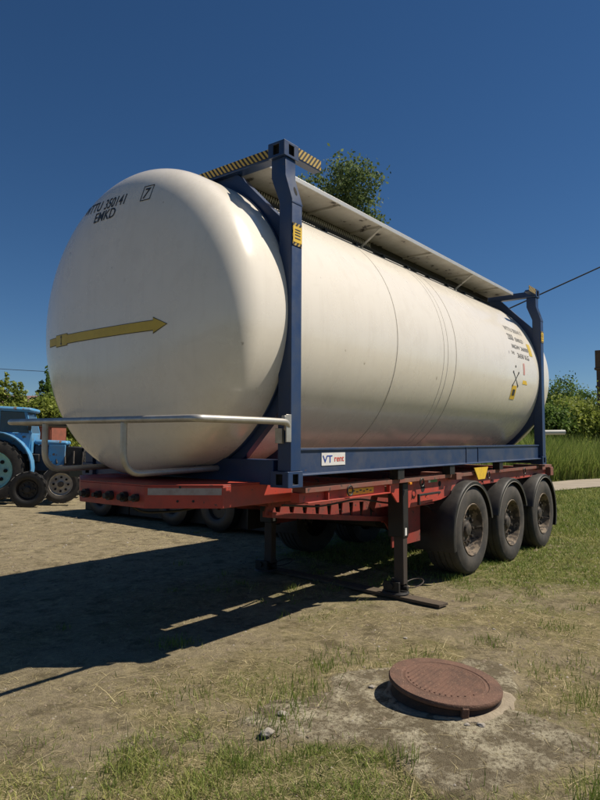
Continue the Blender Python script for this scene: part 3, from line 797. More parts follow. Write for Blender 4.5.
# outer sill: bolsters, brown flange, red box with sticker, lit web with oval holes
for side in (0, 1):
    def yy(a): return a if side == 0 else W-a
    def bx2(nm, x0_, x1_, ya, yb, z0_, z1_, m_, par=ch, bev=0.002):
        a, c = sorted((yy(ya), yy(yb))); return MB().box(x0_, x1_, a, c, z0_, z1_).build(nm, m_, par, bev)
    sill = bx2('side_sill', 0.30, 6.55, 0.07, 0.20, 1.112, 1.150, REDD)
    fb_ = bx2('front_box', 0.28, 1.56, 0.115, 0.20, 1.035, 1.110, RED)
    bx2('box_flange', 0.34, 1.60, 0.075, 0.115, 1.028, 1.038, RED, fb_)
    a, c = sorted((yy(0.10), yy(0.114)))
    MB().prism([(1.57, 1.108), (1.80, 1.108), (1.80, 0.93), (1.77, 0.93)], 1, a, c).build('gusset', RED, ch)
    for x_ in (0.62, 1.60): bx2('stiffener', x_-0.008, x_+0.008, 0.08, 0.114, 1.036, 1.108, RED, fb_)
    wx = [(2.02, 1.110), (6.40, 1.110), (6.40, 1.0), (3.35, 0.98), (2.75, 0.885), (2.02, 0.855)]
    a, c = sorted((yy(0.12), yy(0.135)))
    sw = MB().prism(wx, 1, a, c).build('side_web', RED, ch, 0.002)
    bx2('lower_web', 2.02, 2.62, 0.30, 0.315, 0.45, 0.95, REDM if side == 0 else DARK, sw)  # shade painted in: darker red near web, near-black far web
    bx2('web_fold', 2.02, 2.62, 0.135, 0.32, 0.853, 0.862, RED, sw)
    for x_, z_, rx_, rz_ in ((2.33, 1.035, 0.045, 0.046), (2.72, 1.055, 0.035, 0.03)):
        ov = [(x_+rx_*cos(t), z_+rz_*sin(t)) for t in np.linspace(0, 2*pi, 18, endpoint=False)]
        a2, c2 = sorted((yy(0.1185), yy(0.1195))); MB().prism(ov, 1, a2, c2).build('oval_hole', HOLE, sw)
    for x_ in (3.0, 6.0):
        bx2('bolster', x_-0.07, x_+0.07, 0.02, 0.45, 1.10 if x_ < 1 else 1.09, 1.160, REDD)
    for x_ in (1.72, 2.85, 4.3): bx2('clamp_block', x_-0.06, x_+0.06, 0.03, 0.12, 1.151, 1.245, DARK)
    if side == 0:
        st = bx2('yellow_sticker', 0.93, 1.36, 0.1125, 0.1145, 1.048, 1.100, YEL, fb_, 0)
        for k_ in range(7): bx2('print_mark', 0.96+k_*0.055, 0.995+k_*0.055, 0.1115, 0.1123, 1.066+0.01*(k_ % 2), 1.076+0.012*(k_ % 2), INK, fb_, 0)
        bx2('green_sticker', 2.50, 2.66, 0.1175, 0.1195, 1.078, 1.103, GREEN, sw, 0)
        bx2('white_sticker', 2.455, 2.50, 0.1175, 0.1195, 1.078, 1.103, PLATE, sw, 0)
        MB().prism([(3.48, 1.20), (3.90, 1.20), (3.80, 1.06), (3.60, 1.06)], 1, 0.045, 0.055).build('yellow_tag', YEL, ch)
        bx2('amber_lamp', 1.93, 1.97, 0.05, 0.07, 1.09, 1.112, ORANGE)
        bx2('step_bracket', 2.12, 2.60, 0.05, 0.075, 0.965, 0.985, DARK)
        bx2('step_bracket', 2.12, 2.14, 0.05, 0.075, 0.88, 0.965, DARK)
        MB().box(6.42, 6.56, 0.05, W-0.05, 0.985, 1.110).build('rear_bumper', REDD, ch, 0.004)
        for y_ in (0.25, W-0.25): MB().box(6.50, 6.59, y_-0.14, y_+0.14, 0.86, 0.98).build('tail_lamp', DARK, ch, 0.006)
# bolts, lashing rings and cables along the near side
for x_ in np.arange(2.10, 6.3, 0.30):
    MB().cyl((x_, 0.121, 0.955 if x_ < 3 else 1.02), (x_, 0.110, 0.955 if x_ < 3 else 1.02), 0.009, 8).build('bolt', DARK, ch)
for x_ in (0.9, 2.20, 3.95, 5.26):
    MB().tube([(x_+0.04*cos(a), 0.06, 1.095+0.04*sin(a)) for a in np.linspace(0, 2*pi, 17)], 0.007, 6, False).build('lashing_ring', DARK, ch)
MB().tube(fillet([(0.35, 0.34, 1.0), (0.9, 0.38, 0.94), (1.5, 0.36, 0.97), (1.9, 0.30, 0.90), (2.6, 0.22, 0.84), (3.0, 0.3, 0.7)], 0.15), 0.009, 6).build('cable', BLACK, ch)
MB().tube(fillet([(-0.6, 1.0, 1.03), (-0.5, 1.05, 0.96), (0.0, 1.1, 0.93), (0.5, 1.05, 1.0)], 0.15), 0.010, 6).build('cable', BLACK, ch)
# landing legs
def landing_leg(ys, rusty):
    t = MB().box(1.90, 2.005, ys-0.03, ys+0.14, 0.58, 1.105).build('landing_leg', DARK, ch, 0.008)
    MB().box(1.915, 2.00, ys-0.02, ys+0.085, 0.13, 0.605).build('inner_tube', RUSTLEG, t, 0.008)
    MB().box(1.93, 1.965, ys-0.034, ys-0.029, 0.60, 0.67).build('white_tag', PLATE, t)
    f_ = MB()
    f_.cyl((1.95, ys+0.085, 0.045), (1.95, ys+0.085, 0.065), 0.135, 24, 0.125)
    f_.build('foot_plate', DARK, t)
    h_ = MB().box(1.86, 1.89, ys+0.0, ys+0.17, 0.06, 0.16).box(2.01, 2.04, ys+0.0, ys+0.17, 0.06, 0.16).cyl((1.84, ys+0.085, 0.12), (2.06, ys+0.085, 0.12), 0.028, 14)
    h_.cyl((1.95, ys-0.05, 0.10), (1.95, ys+0.22, 0.10), 0.022, 12)
    h_.build('foot_hinge', DARK, t, 0.003)
    rr_ = MB(); pts = [(2.13+0.13*cos(a), ys-0.02+0.08*sin(a), 0.115+0.02*cos(a)) for a in np.linspace(0, 2*pi, 25)]
    rr_.tube(pts, 0.006, 6, False); rr_.build('wire_loop', RUSTLEG, t)
    MB().box(1.915, 1.99, ys+0.14, ys+0.30 if ys < 1 else ys+0.26, 0.95, 1.06).build('leg_bracket', REDD, t)
    return t
landing_leg(0.14, True); landing_leg(1.80, False)
MB().tube([(1.95, 0.31, 0.98), (1.95, 1.80, 0.98)], 0.025, 10).build('leg_shaft', DARK, ch)
# wheels
WR = 0.485
def wheel(par, x_, outer_y, sgn, first=None):
    """sgn=+1: outer face looks to -y"""
    w = bpy.data.objects.new('wheel', None); COL.objects.link(w); w.parent = par
    w.location = (x_, outer_y, WR+WZ[x_]+0.008); w.rotation_euler = (0, 0, 0 if sgn > 0 else pi)
    if first:
        for chd in [o for o in bpy.data.objects if o.parent == first]:
            c = chd.copy(); COL.objects.link(c); c.parent = w; c.rotation_euler = (0, random.uniform(0, 6), 0)
        return w
    prof = [(0.035, 0.285), (0.012, 0.300), (0.004, 0.33), (-0.004, 0.37), (0.0, 0.42), (0.008, 0.438), (0.012, 0.455), (0.022, 0.478), (0.040, 0.490),
            (0.050, 0.493), (0.085, 0.495), (0.088, 0.484), (0.100, 0.484), (0.103, 0.4955), (0.150, 0.496), (0.153, 0.484), (0.165, 0.484), (0.168, 0.496), (0.217, 0.496),
            (0.220, 0.484), (0.232, 0.484), (0.235, 0.496), (0.282, 0.4955), (0.285, 0.484), (0.297, 0.484), (0.300, 0.495), (0.345, 0.490), (0.372, 0.478), (0.385, 0.42), (0.388, 0.36), (0.35, 0.285)]
    MB().lathe(prof, (0, 0, 0), (0, 1, 0), 72).build('tyre', RUBBER, w)
    rim = MB().lathe([(0.05, 0.286), (0.012, 0.293), (0.006, 0.288), (0.010, 0.278), (0.045, 0.268), (0.080, 0.262), (0.115, 0.255), (0.135, 0.235), (0.128, 0.205), (0.110, 0.180), (0.100, 0.150), (0.100, 0.0)], (0, 0, 0), (0, 1, 0), 56).build('rim', RIM, w)
    hub = MB().lathe([(0.101, 0.120), (0.092, 0.114), (0.085, 0.082), (0.062, 0.074), (0.056, 0.062), (0.054, 0.0)], (0, 0, 0), (0, 1, 0), 28)
    hub.build('hub', HUBM, w)
    nuts = MB()
    for k_ in range(10):
        a = 2*pi*k_/10; c_ = Vector((0.150*cos(a), 0.101, 0.150*sin(a))); nuts.cyl(c_, c_+Vector((0, -0.035, 0)), 0.016, 6)
    tag(nuts.build('wheel_nuts', HUBM, w), kind='stuff')
    hh = MB()
    for k_ in range(10):
        a = 2*pi*(k_+0.5)/10; c_ = Vector((0.213*cos(a), 0.128, 0.213*sin(a))); hh.cyl(c_+Vector((0, 0.01, 0)), c_+Vector((0, -0.006, 0)), 0.031, 14)
    tag(hh.build('hand_holes', HOLE, w), kind='stuff')
    val = MB().tube([(0.2, 0.10, 0.0), (0.225, 0.03, 0.01), (0.24, 0.01, 0.01)], 0.005, 6); val.build('valve', HUBM, w)
    return w
XW = (3.34, 4.61, 5.92)
WZ = {3.34: 0.020, 4.61: -0.028, 5.92: -0.028}
w0 = wheel(ch, XW[0], 0.0, 1)
for x_ in XW[1:]: wheel(ch, x_, 0.0, 1, w0)
for x_ in XW: wheel(ch, x_, W, -1, w0)
for x_ in XW:
    MB().cyl((x_, 0.36, WR), (x_, W-0.36, WR), 0.065, 18).build('axle', DARK, ch)
    for y_ in (0.62, W-0.62):
        MB().prism([(x_-0.62, 0.86), (x_-0.44, 0.86), (x_-0.48, 0.60), (x_-0.58, 0.60)], 1, y_-0.06, y_+0.06).build('hanger', REDD, ch)
        MB().box(x_-0.55, x_+0.32, y_-0.05, y_+0.05, 0.52, 0.585).build('trailing_arm', DARK, ch)
        MB().cyl((x_+0.26, y_, 0.59), (x_+0.26, y_, 0.82), 0.13, 18).build('air_bag', BLACK, ch)
        MB().cyl((x_+0.12, y_+(0.1 if y_ < 1 else -0.1), WR), (x_+0.12, y_+(0.28 if y_ < 1 else -0.28), WR), 0.10, 14).build('brake_chamber', DARK, ch)
# mudguards
def mudguard(x_, side, a0, a1):
    ya, yb = (-0.012, 0.46) if side == 0 else (W+0.012, W-0.46)
    r_ = 0.565; n_ = 28; v = []; f = []
    angs = [radians(a0+(a1-a0)*k_/n_) for k_ in range(n_+1)]
    secs = [(0.0, -0.035), (0.0, 0.0), (0.04, 0.012), (0.5, 0.016), (0.96, 0.012), (1.0, 0.0), (1.0, -0.035), (0.985, -0.035), (0.985, -0.004), (0.5, 0.004), (0.015, -0.004), (0.015, -0.035)]
    for a in angs:
        for u_, dr in secs: v.append((x_+(r_+dr)*cos(a), ya+(yb-ya)*u_, WR+min(0.0, WZ[x_])+(r_+dr)*sin(a)))
    m = len(secs)
    for k_ in range(n_):
        for q in range(m): f.append((k_*m+q, k_*m+(q+1) % m, (k_+1)*m+(q+1) % m, (k_+1)*m+q))
    f += [tuple(range(m)), tuple(n_*m+q for q in range(m))]
    g = MB().add(v, f, True).build('mudguard', BLACK, ch)
    ed = MB().tube([(x_+(r_-0.036)*cos(a), ya, WR+min(0.0, WZ[x_])+(r_-0.036)*sin(a)) for a in angs], 0.005, 6); ed.build('edge_bead', mat('worn_edge', (0.20, 0.185, 0.16), 0.7), g)
    st = MB().box(x_-0.03, x_+0.03, min(yb, yb+(0.25 if side == 0 else -0.25)), max(yb, yb+(0.25 if side == 0 else -0.25)), 1.0, 1.04); st.build('mudguard_stay', DARK, g)
    return g
for side in (0, 1):
    for k_, x_ in enumerate(XW):
        mudguard(x_, side, (12, 20, -22)[k_], (196, 165, 165)[k_])
# front splash skirt, reservoirs, cable box
MB().cyl((2.55, 0.75, 0.70), (2.55, 1.75, 0.70), 0.14, 24).build('air_tank', DARK, ch)
MB().box(3.0, 3.3, 0.9, 1.6, 0.55, 0.85).build('tool_box', DARK, ch, 0.01)
MB().tube(fillet([(0.5, 0.5, 0.95), (1.2, 0.7, 0.80), (2.0, 0.8, 0.82), (3.0, 0.8, 0.75)], 0.2), 0.012, 6).build('air_hose', BLACK, ch)

# ------------------------------------------------------------ plank under the legs, manhole
pk = MB().prism([(0, 0), (0.16, 0.0), (0.155, 0.026), (0.003, 0.028)], 1, -0.30, 2.15).build('wooden_plank', PLANK, None, 0.004)
pk.location = (1.83, 0, 0.006); pk.rotation_euler = (0, 0, radians(-6)); pk.location.x = 1.84
tag(pk, 'long dark weathered plank lying on the ground under the landing legs', 'plank')

mh = thing('manhole', 'rusty round cast iron manhole cover tilted on its raised concrete collar', 'manhole cover', (MH[0], MH[1], 0.012))
collar = MB()
n_ = 56; vv = []
for k_ in range(n_):
    a = 2*pi*k_/n_; j_ = 0.010*math.sin(5*a)+0.030*noise.noise(Vector((cos(a)*3, sin(a)*3, 0)))+0.018*noise.noise(Vector((cos(a)*11, sin(a)*11, 4)))
    for r_, z_ in ((0.255, -0.02), (0.262, 0.020), (0.335+j_*0.3, 0.026), (0.358+j_, 0.016+j_*0.3), (0.39+j_*2, -0.035)):
        vv.append((r_*cos(a), r_*sin(a), z_))
ff = [(k_*5+q, ((k_+1) % n_)*5+q, ((k_+1) % n_)*5+q+1, k_*5+q+1) for k_ in range(n_) for q in range(4)]
collar.add(vv, ff, True).build('collar', CONC, mh)
ring = MB().lathe([(0.0, 0.25), (0.060, 0.252), (0.066, 0.258), (0.066, 0.306), (0.045, 0.312), (0.02, 0.318), (-0.03, 0.33)], (0, 0, 0.0), (0, 0, 1), 64).build('iron_ring', mat('ring_iron_shade', (0.030, 0.020, 0.016), 0.8, dirt=(0.10, 0.055, 0.038), dirt_amt=0.8, scale=14, bump=0.3), mh); ring.rotation_euler = (0.07, 0.0, 0)  # ring iron darker than the cover, its shaded side put into the colour
cv = bpy.data.objects.new('cover', None)
cp = [(-0.014, 0.0), (-0.014, 0.310), (-0.010, 0.327), (-0.004, 0.331), (0.010, 0.332), (0.018, 0.327), (0.020, 0.312), (0.020, 0.258), (0.015, 0.252), (0.015, 0.240), (0.0185, 0.234), (0.0155, 0.226), (0.0155, 0.0)]
cover = MB().lathe(cp, (0, 0, 0), (0, 0, 1), 72).build('cover', CASTIRON, mh)
cover.location = (-0.012, 0.0, 0.088); cover.scale = (0.985, 0.985, 1.0); 
cover.rotation_euler = Vector((0.10, -0.035, 1)).to_track_quat('Z', 'Y').to_euler()
cover.rotation_euler = (0.085, 0.012, 0)
for k_ in range(15):
    t = -0.205+k_*0.41/14; L_ = sqrt(max(0, 0.218**2-t*t))
    if L_ < 0.03: continue
    a = radians(2)
    d = Vector((cos(a), sin(a), 0)); n2 = Vector((-sin(a), cos(a), 0))
    p0 = n2*t-d*L_; p1 = n2*t+d*L_
    hw = 0.0065
    vs = []
    for z_, w_ in ((0.0145, hw*0.9), (0.0205, hw*0.45)):
        for p, s_ in ((p0, -1), (p0, 1), (p1, 1), (p1, -1)): vs.append(p+n2*w_*s_+Vector((0, 0, z_)))
    MB().add(vs, [(0, 1, 2, 3), (4, 5, 6, 7), (0, 1, 5, 4), (1, 2, 6, 5), (2, 3, 7, 6), (3, 0, 4, 7)]).build('rib', CASTIRON, cover)
for a in (3.92, 5.6):
    tb = MB().box(0.310, 0.340, -0.020, 0.020, -0.070, 0.004).build('lug', CASTIRON, cover, 0.004); tb.rotation_euler = (0, 0, a)

# stones near the slab
for k_, (x_, y_, s_) in enumerate(((-0.80, -0.62, 0.03), (-0.17, -0.80, 0.018), (0.9, -0.45, 0.016), (-0.26, -1.52, 0.020), (-0.30, -1.46, 0.015), (-1.02, -0.70, 0.034), (1.55, -0.9, 0.014))):
    bm = bmesh.new(); bmesh.ops.create_icosphere(bm, subdivisions=3, radius=s_)
    for v in bm.verts:
        v.co *= 1+0.5*noise.noise(v.co*(1.0/s_)+Vector((k_*3, 0, 0))); v.co.z *= 0.45
    me = bpy.data.meshes.new('stone'); bm.to_mesh(me); bm.free(); me.polygons.foreach_set('use_smooth', [True]*len(me.polygons)); me.materials.append(STONE)
    o = bpy.data.objects.new('stone', me); COL.objects.link(o); o.location = (x_, y_, float(gheight(x_, y_))+s_*0.2)
    lab = ['pale stone half buried left of the concrete patch', 'small pale stone touching the far left edge of the manhole', 'small light stone on bare soil behind the manhole',
           'first of two small stones in front of the manhole', 'second small stone in front of the manhole, beside another', 'flat grey stone in the foreground grass left of the manhole', 'small stone in dry grass to the right behind the manhole'][k_]
    tag(o, lab, 'stone')

# ------------------------------------------------------------ grass and straw
def in_view(x, y, margin=0.06):
    dx = x-CAM.x; dy = y-CAM.y; dz = -CAM.z
    d = dx*fw.x+dy*fw.y+dz*fw.z; l = dx*rt.x+dy*rt.y+dz*rt.z; u_ = dx*up.x+dy*up.y+dz*up.z
    return (d > 0.3) & (np.abs(l/d)*F_PX < 300*(1+2*margin)+60) & (-u_/d*F_PX < 400*(1+margin)+60)
def scatter_polar(n, d0, d1):
    """ground points round the viewpoint, denser near it"""
    d = d0*(d1/d0)**rng.random(n); a = yaw+(rng.random(n)-0.5)*1.25
    return CAM.x+d*np.cos(a), CAM.y+d*np.sin(a), d
def blades(name, x, y, h, w, lean, m, tone, label, flat=False):
    n = len(x); z = gheight(x, y)
    a = rng.random(n)*2*pi; b_ = rng.random(n)*2*pi
    px, py = np.cos(a)*w, np.sin(a)*w
    L = lean*h
    v = np.empty((n, 5, 3))
    lx, ly = np.cos(b_)*L, np.sin(b_)*L
    hz = h if not flat else h*0.10
    base = np.stack([x, y, z-0.004], 1)
    v[:, 0] = base+np.stack([-px, -py, 0*x], 1); v[:, 1] = base+np.stack([px, py, 0*x], 1)
    midp = base+np.stack([lx*0.35, ly*0.35, hz*0.6], 1)
    v[:, 2] = midp+np.stack([px*0.7, py*0.7, 0*x], 1); v[:, 3] = midp+np.stack([-px*0.7, -py*0.7, 0*x], 1)
    v[:, 4] = base+np.stack([lx, ly, (hz if not flat else hz*0.6)+0.003], 1)
    i0 = np.arange(n)*5
    # two triangles + tip
    f = np.concatenate([np.stack([i0, i0+1, i0+2], 1), np.stack([i0, i0+2, i0+3], 1), np.stack([i0+3, i0+2, i0+4], 1)])
    o = np_mesh(name, v.reshape(-1, 3), f, m, {'tone': np.repeat(tone, 5)})
    return tag(o, label, 'grass', None, 'stuff')
def free(x, y):
    k = np.hypot(x-MH[0], y-MH[1]) > 0.42
    po = (x-17.4)*pp.x+(y-2.35)*pp.y
    k &= ~((po > 0) & (po < 2.7))
    k &= ~((y > 8) & (x < 12) & (rng.random(len(x)) < 0.9))
    for wx in XW: k &= ~((np.abs(x-wx) < 0.22) & (y > -0.02) & (y < 0.42))
    return k
# short turf
x, y, d = scatter_polar(420000, 2.2, 34)
g = green(x, y); clump = fbm(x, y, 0.22, 61)
k = in_view(x, y) & free(x, y) & (rng.random(len(x)) < sstep(0.22, 0.75, g)*sstep(0.32, 0.62, clump+0.2*g)*(1-0.9*((y > 3) & (x < 9) & (y-x*0.2 > 2.5)))) 
x, y, d, g = x[k], y[k], d[k], g[k]; n = len(x)
h = (0.012+0.030*rng.random(n)**2)*(0.6+0.9*fbm(x, y, 1.1, 77))*(1+0.07*d)
blades('short_grass', x, y, h, 0.0012*(0.7+0.34*d), 0.6+0.9*rng.random(n), GRASSM, np.clip(0.30+0.6*rng.random(n)+0.9*(fbm(x, y, 0.9, 81)-0.35), 0, 1), 'short green and yellowing turf over the yard, thickest right of the wheels')
# taller tufts
tx = []; ty = []; th = []
TUFTS = [(-0.62, -0.50, 0.26, 80, 0.12), (-0.35, -0.42, 0.2, 60, 0.10), (-0.92, -0.66, 0.20, 60, 0.12), (-1.22, -0.75, 0.22, 60, 0.12), (-1.45, -0.62, 0.3, 50, 0.10), (-1.35, -1.05, 0.2, 40, 0.12), (-0.62, -2.18, 0.10, 55, 0.20), (-0.35, -2.25, 0.16, 70, 0.13),
         (-0.82, -1.35, 0.09, 26, 0.16), (-0.15, -2.20, 0.2, 70, 0.10), (0.45, -1.85, 0.25, 90, 0.10), (0.2, -0.35, 0.3, 90, 0.08), (-0.05, -0.35, 0.12, 30, 0.13), (0.62, -0.75, 0.15, 40, 0.07), (1.2, -1.0, 0.14, 40, 0.07), (1.9, -1.3, 0.18, 60, 0.07),
         (-0.30, 0.83, 0.16, 90, 0.07), (2.35, 0.55, 0.25, 60, 0.10), (3.0, 0.1, 0.2, 60, 0.10), (-1.6, -0.4, 0.3, 70, 0.08), (-1.8, 0.1, 0.3, 60, 0.06), (-0.95, 0.15, 0.35, 70, 0.06), (0.9, -1.6, 0.3, 80, 0.08)]
for (a, c, r_, n_, h_) in TUFTS:
    q = rng.normal(0, r_*0.5, (n_*2, 2)); tx.append(a+q[:, 0]); ty.append(c+q[:, 1]); th.append(h_*(0.35+0.65*rng.random(n_*2)))
for _ in range(900):
    a, c, dd = scatter_polar(1, 2.6, 22); a = a[0]; c = c[0]
    if rng.random() > float(green(np.array([a]), np.array([c]))[0])*1.1: continue
    n_ = int(8+22*rng.random()); q = rng.normal(0, 0.035+0.02*rng.random(), (n_, 2)); tx.append(a+q[:, 0]); ty.append(c+q[:, 1]); th.append((0.04+0.07*rng.random())*(0.5+0.5*rng.random(n_)))
x = np.concatenate(tx); y = np.concatenate(ty); h = np.concatenate(th); k = free(x, y); x, y, h = x[k], y[k], h[k]; n = len(x)
dd = np.hypot(x-CAM.x, y-CAM.y)
blades('grass_tufts', x, y, h*0.8, 0.0016*(0.8+0.18*dd), 0.15+0.55*rng.random(n), GRASSM, np.clip(0.2+0.6*rng.random(n), 0, 1), 'taller loose green grass tufts in the foreground and round the manhole')
# dry straw lying about
x, y, d = scatter_polar(420000, 2.0, 14)
k = in_view(x, y) & free(x, y)
k &= rng.random(len(x)) < litter(x, y)**1.3
x, y, d = x[k], y[k], d[k]; n = len(x)
h = 0.02+0.12*rng.random(n)**3
blades('dry_straw', x, y, h, 0.0013*(0.6+0.26*d), 1.0+0*h, STRAWM, rng.random(n), 'pale dry straw and dead grass lying flat on the soil', True)
# a few long dead stalks
x, y, d = scatter_polar(1500, 2.2, 9); k = in_view(x, y) & free(x, y) & (rng.random(len(x)) < litter(x, y)); x, y, d = x[k], y[k], d[k]; n = len(x)
h = 0.12+0.28*rng.random(n)**2
blades('dead_stalks', x, y, h, 0.0016*(0.6+0.2*d), 1.0+0*h, STRAWM, 0.5+0.5*rng.random(n), 'longer pale dead stalks lying across the foreground soil', True)
# dry leaves and dark crumbs of litter
# pebbles and clods
def pebbles(name, n0, m, smin, smax, label):
    x, y, d = scatter_polar(n0, 2.2, 14)
    k = in_view(x, y) & free(x, y) & (rng.random(n0) < 0.25+0.75*sstep(0.45, 0.6, fbm(x, y, 0.6, 101)))
    x, y, d = x[k], y[k], d[k]; n = len(x)
    s_ = (smin+(smax-smin)*rng.random(n)**5)*(0.5+0.16*d)
    t = np.array([(1, 0, 0), (0.3, 0.9, 0), (-0.8, 0.5, 0), (-0.7, -0.6, 0), (0.4, -0.9, 0), (0.1, 0.1, 0.75)])
    a = rng.random(n)*2*pi; ca, sa = np.cos(a), np.sin(a)
    jit = 1+0.35*(rng.random((n, 6, 1))-0.5)
    tt = t[None]*jit*s_[:, None, None]
    v = np.stack([tt[:, :, 0]*ca[:, None]-tt[:, :, 1]*sa[:, None], tt[:, :, 0]*sa[:, None]+tt[:, :, 1]*ca[:, None], tt[:, :, 2]], 2)
    v += np.stack([x, y, gheight(x, y)-0.001], 1)[:, None, :]
    i0 = (np.arange(n)*6)[:, None]
    f = np.concatenate([np.concatenate([i0+q, i0+(q+1) % 5, i0+5], 1) for q in range(5)])
    o = np_mesh(name, v.reshape(-1, 3), f, m); return tag(o, label, 'gravel', None, 'stuff')
pebbles('gravel', 5000, STONE, 0.002, 0.010, 'small pale pebbles scattered over the bare soil')
pebbles('soil_crumbs', 26000, mat('soil_crumb', (0.20, 0.16, 0.11), 0.95, dirt=(0.10, 0.08, 0.055), dirt_amt=0.9, scale=3), 0.002, 0.014, 'loose brown crumbs of earth on the yard')

# ------------------------------------------------------------ trees and bushes
def leaves(pts, size, tone, nrm_up=0.3):
    n = len(pts)
    a = rng.normal(size=(n, 3)); a /= np.linalg.norm(a, axis=1)[:, None]
    b_ = rng.normal(size=(n, 3)); b_[:, 2] *= 0.7; b_ -= a*(a*b_).sum(1)[:, None]; b_ /= np.linalg.norm(b_, axis=1)[:, None]
    s_ = size*(0.6+0.8*rng.random(n)); A = a*s_[:, None]; B = b_*(s_*0.55)[:, None]
    v = np.stack([pts-A, pts+B, pts+A, pts-B], 1)
    i0 = np.arange(n)*4
    return v.reshape(-1, 3), np.stack([i0, i0+1, i0+2, i0+3], 1), np.repeat(tone, 4)
def crown_points(n, blobs, fill=0.45):
    """blobs: (cx,cy,cz,rx,ry,rz): leaves gathered in twig clumps near each blob's skin, with gaps"""
    vol = np.array([b_[3]*b_[4]*b_[5] for b_ in blobs])**0.7; vol /= vol.sum(); P = []; T = []
    for b_, w_ in zip(blobs, vol):
        nc = max(6, int(n*w_/26)); u_ = rng.normal(size=(nc, 3)); u_ /= np.linalg.norm(u_, axis=1)[:, None]
        r_ = (fill+(1-fill)*rng.random(nc)**0.6)*(0.85+0.3*rng.random(nc))
        c = u_*r_[:, None]*np.array(b_[3:])+np.array(b_[:3])
        m = max(4, int(n*w_/nc)); R_ = 0.20*np.mean(b_[3:])
        q = c[:, None, :]+rng.normal(size=(nc, m, 3))*R_*np.array([1, 1, 0.75])
        P.append(q.reshape(-1, 3)); T.append(np.repeat(np.clip(0.5+0.28*rng.normal(size=nc), 0, 1), m)+0.12*rng.normal(size=nc*m))
    return np.concatenate(P), np.clip(np.concatenate(T), 0, 1)
def trunk_mesh(h, r, limbs, spread, seed):
    rr = random.Random(seed); b_ = MB(); pts = []
    for q in range(7):
        t = q/6; pts.append((0.04*h*math.sin(t*3+seed)*t, 0.03*h*math.cos(t*2.3+seed)*t, t*h))
    b_.tube(pts, [r*(1-0.75*q/6) for q in range(7)], 8)
    for l in range(limbs):
        t = 0.3+0.6*l/limbs; i_ = int(t*6); p0 = Vector(pts[i_]); a = rr.uniform(0, 6.28)
        p3 = p0+Vector((cos(a)*spread*(1.1-t*0.5), sin(a)*spread*(1.1-t*0.5), spread*rr.uniform(0.35, 0.9))); m_ = (p0+p3)/2+Vector((0, 0, -0.1*spread))
        b_.tube([p0, m_, p3], [r*0.45*(1-t*0.5), r*0.28*(1-t*0.4), r*0.08], 6)
    return b_
def tree(name, label, cat, loc, blobs, n, leaf, m, trunk, group=None):
    t = thing(name, label, cat, loc, 0, group)
    P, T = crown_points(n, blobs)
    v, f, tt = leaves(P, leaf, T)
    c = np_mesh('crown', v, f, m, {'tone': tt}); c.parent = t
    trunk_mesh(*trunk).build('trunk', BARK, t)
    return t
# tall tree behind the tank
tb = []
rr = random.Random(3)
for k_ in range(16):
    a = rr.uniform(0, 6.28); q = rr.uniform(0, 1); z_ = 4.6+7.0*k_/15; rad = 1.7*(1-((z_-7.8)/5.6)**2)**0.5 if abs(z_-7.8) < 5.5 else 0.6
    tb.append((cos(a)*rad*q, sin(a)*rad*q, z_, 0.95, 0.95, 0.8))
tb += [(0.2, -0.2, 10.9, 1.0, 1.0, 0.8), (0.9, -1.1, 9.6, 0.8, 0.8, 0.8), (0.6, -0.7, 10.5, 0.8, 0.8, 0.6), (-0.6, 0.7, 11.2, 0.9, 0.9, 0.7), (-0.3, 0.4, 10.0, 1.2, 1.2, 1.0)]
tree('tall_tree', 'tall airy tree whose grey green top shows above the walkway behind the tank', 'tree', (16.45, 11.1, 0), tb, 24000, 0.07, LEAF_C, (11.3, 0.22, 16, 1.9, 5))
# left background
def gz(x, y): return float(gheight(x, y))
def spruceblobs(h, r, seed):
    rr = random.Random(seed); out = []
    for q in range(10):
        t = q/9; rad = r*(1-t)**0.8+0.15
        for s_ in range(3):
            a = rr.uniform(0, 6.28); out.append((cos(a)*rad*0.45, sin(a)*rad*0.45, 0.3+t*(h-0.3), rad*0.7, rad*0.7, h*0.085))
    return out
def roundblobs(h, r, seed, n=11):
    rr = random.Random(seed); out = []
    for q in range(n):
        a = rr.uniform(0, 6.28); t = rr.uniform(0.18, 0.86); w_ = r*0.62*sin(pi*min(0.95, t+0.12)); s_ = rr.uniform(0.38, 0.6)*r
        out.append((cos(a)*w_, sin(a)*w_, t*h, s_, s_, s_*0.85))
    out.append((0, 0, h*0.84, 0.4*r, 0.4*r, h*0.14)); return out
def place(u_px, d):
    """ground position at horizontal bearing u (photo column) and distance d: used only to lay the tree line out along the yard edge"""
    v = fw*1.0+rt*((u_px-300)/F_PX); v = Vector((v.x, v.y, 0)); v.normalize(); return CAM.x+v.x*d, CAM.y+v.y*d
LT = [(-20, 44, 5.0, 1.8, 's', LEAF_A, 'dark spruce at the far left edge behind the tractor cab'),
      (6, 43, 5.2, 1.7, 's', LEAF_B, 'yellow green spruce showing above the tractor cab roof'),
      (20, 41, 4.5, 1.5, 's', LEAF_B, 'shorter yellow green conifer right of the tractor cab roof'),
      (32, 36, 3.3, 1.5, 'r', LEAF_B, 'low bright bush between the tractor cab and the white dome'),
      (47, 40, 5.3, 1.5, 's', LEAF_A, 'narrow pointed conifer close to the left edge of the white dome'),
      (56, 36, 3.6, 1.6, 'r', LEAF_B, 'light green bush behind the rusty box beside the dome'),
      (78, 44, 5.2, 2.0, 'r', LEAF_A, 'round dark tree hidden mostly behind the white dome'),
      (-70, 40, 4.8, 2.0, 'r', LEAF_A, 'round tree beyond the left edge of the yard')]
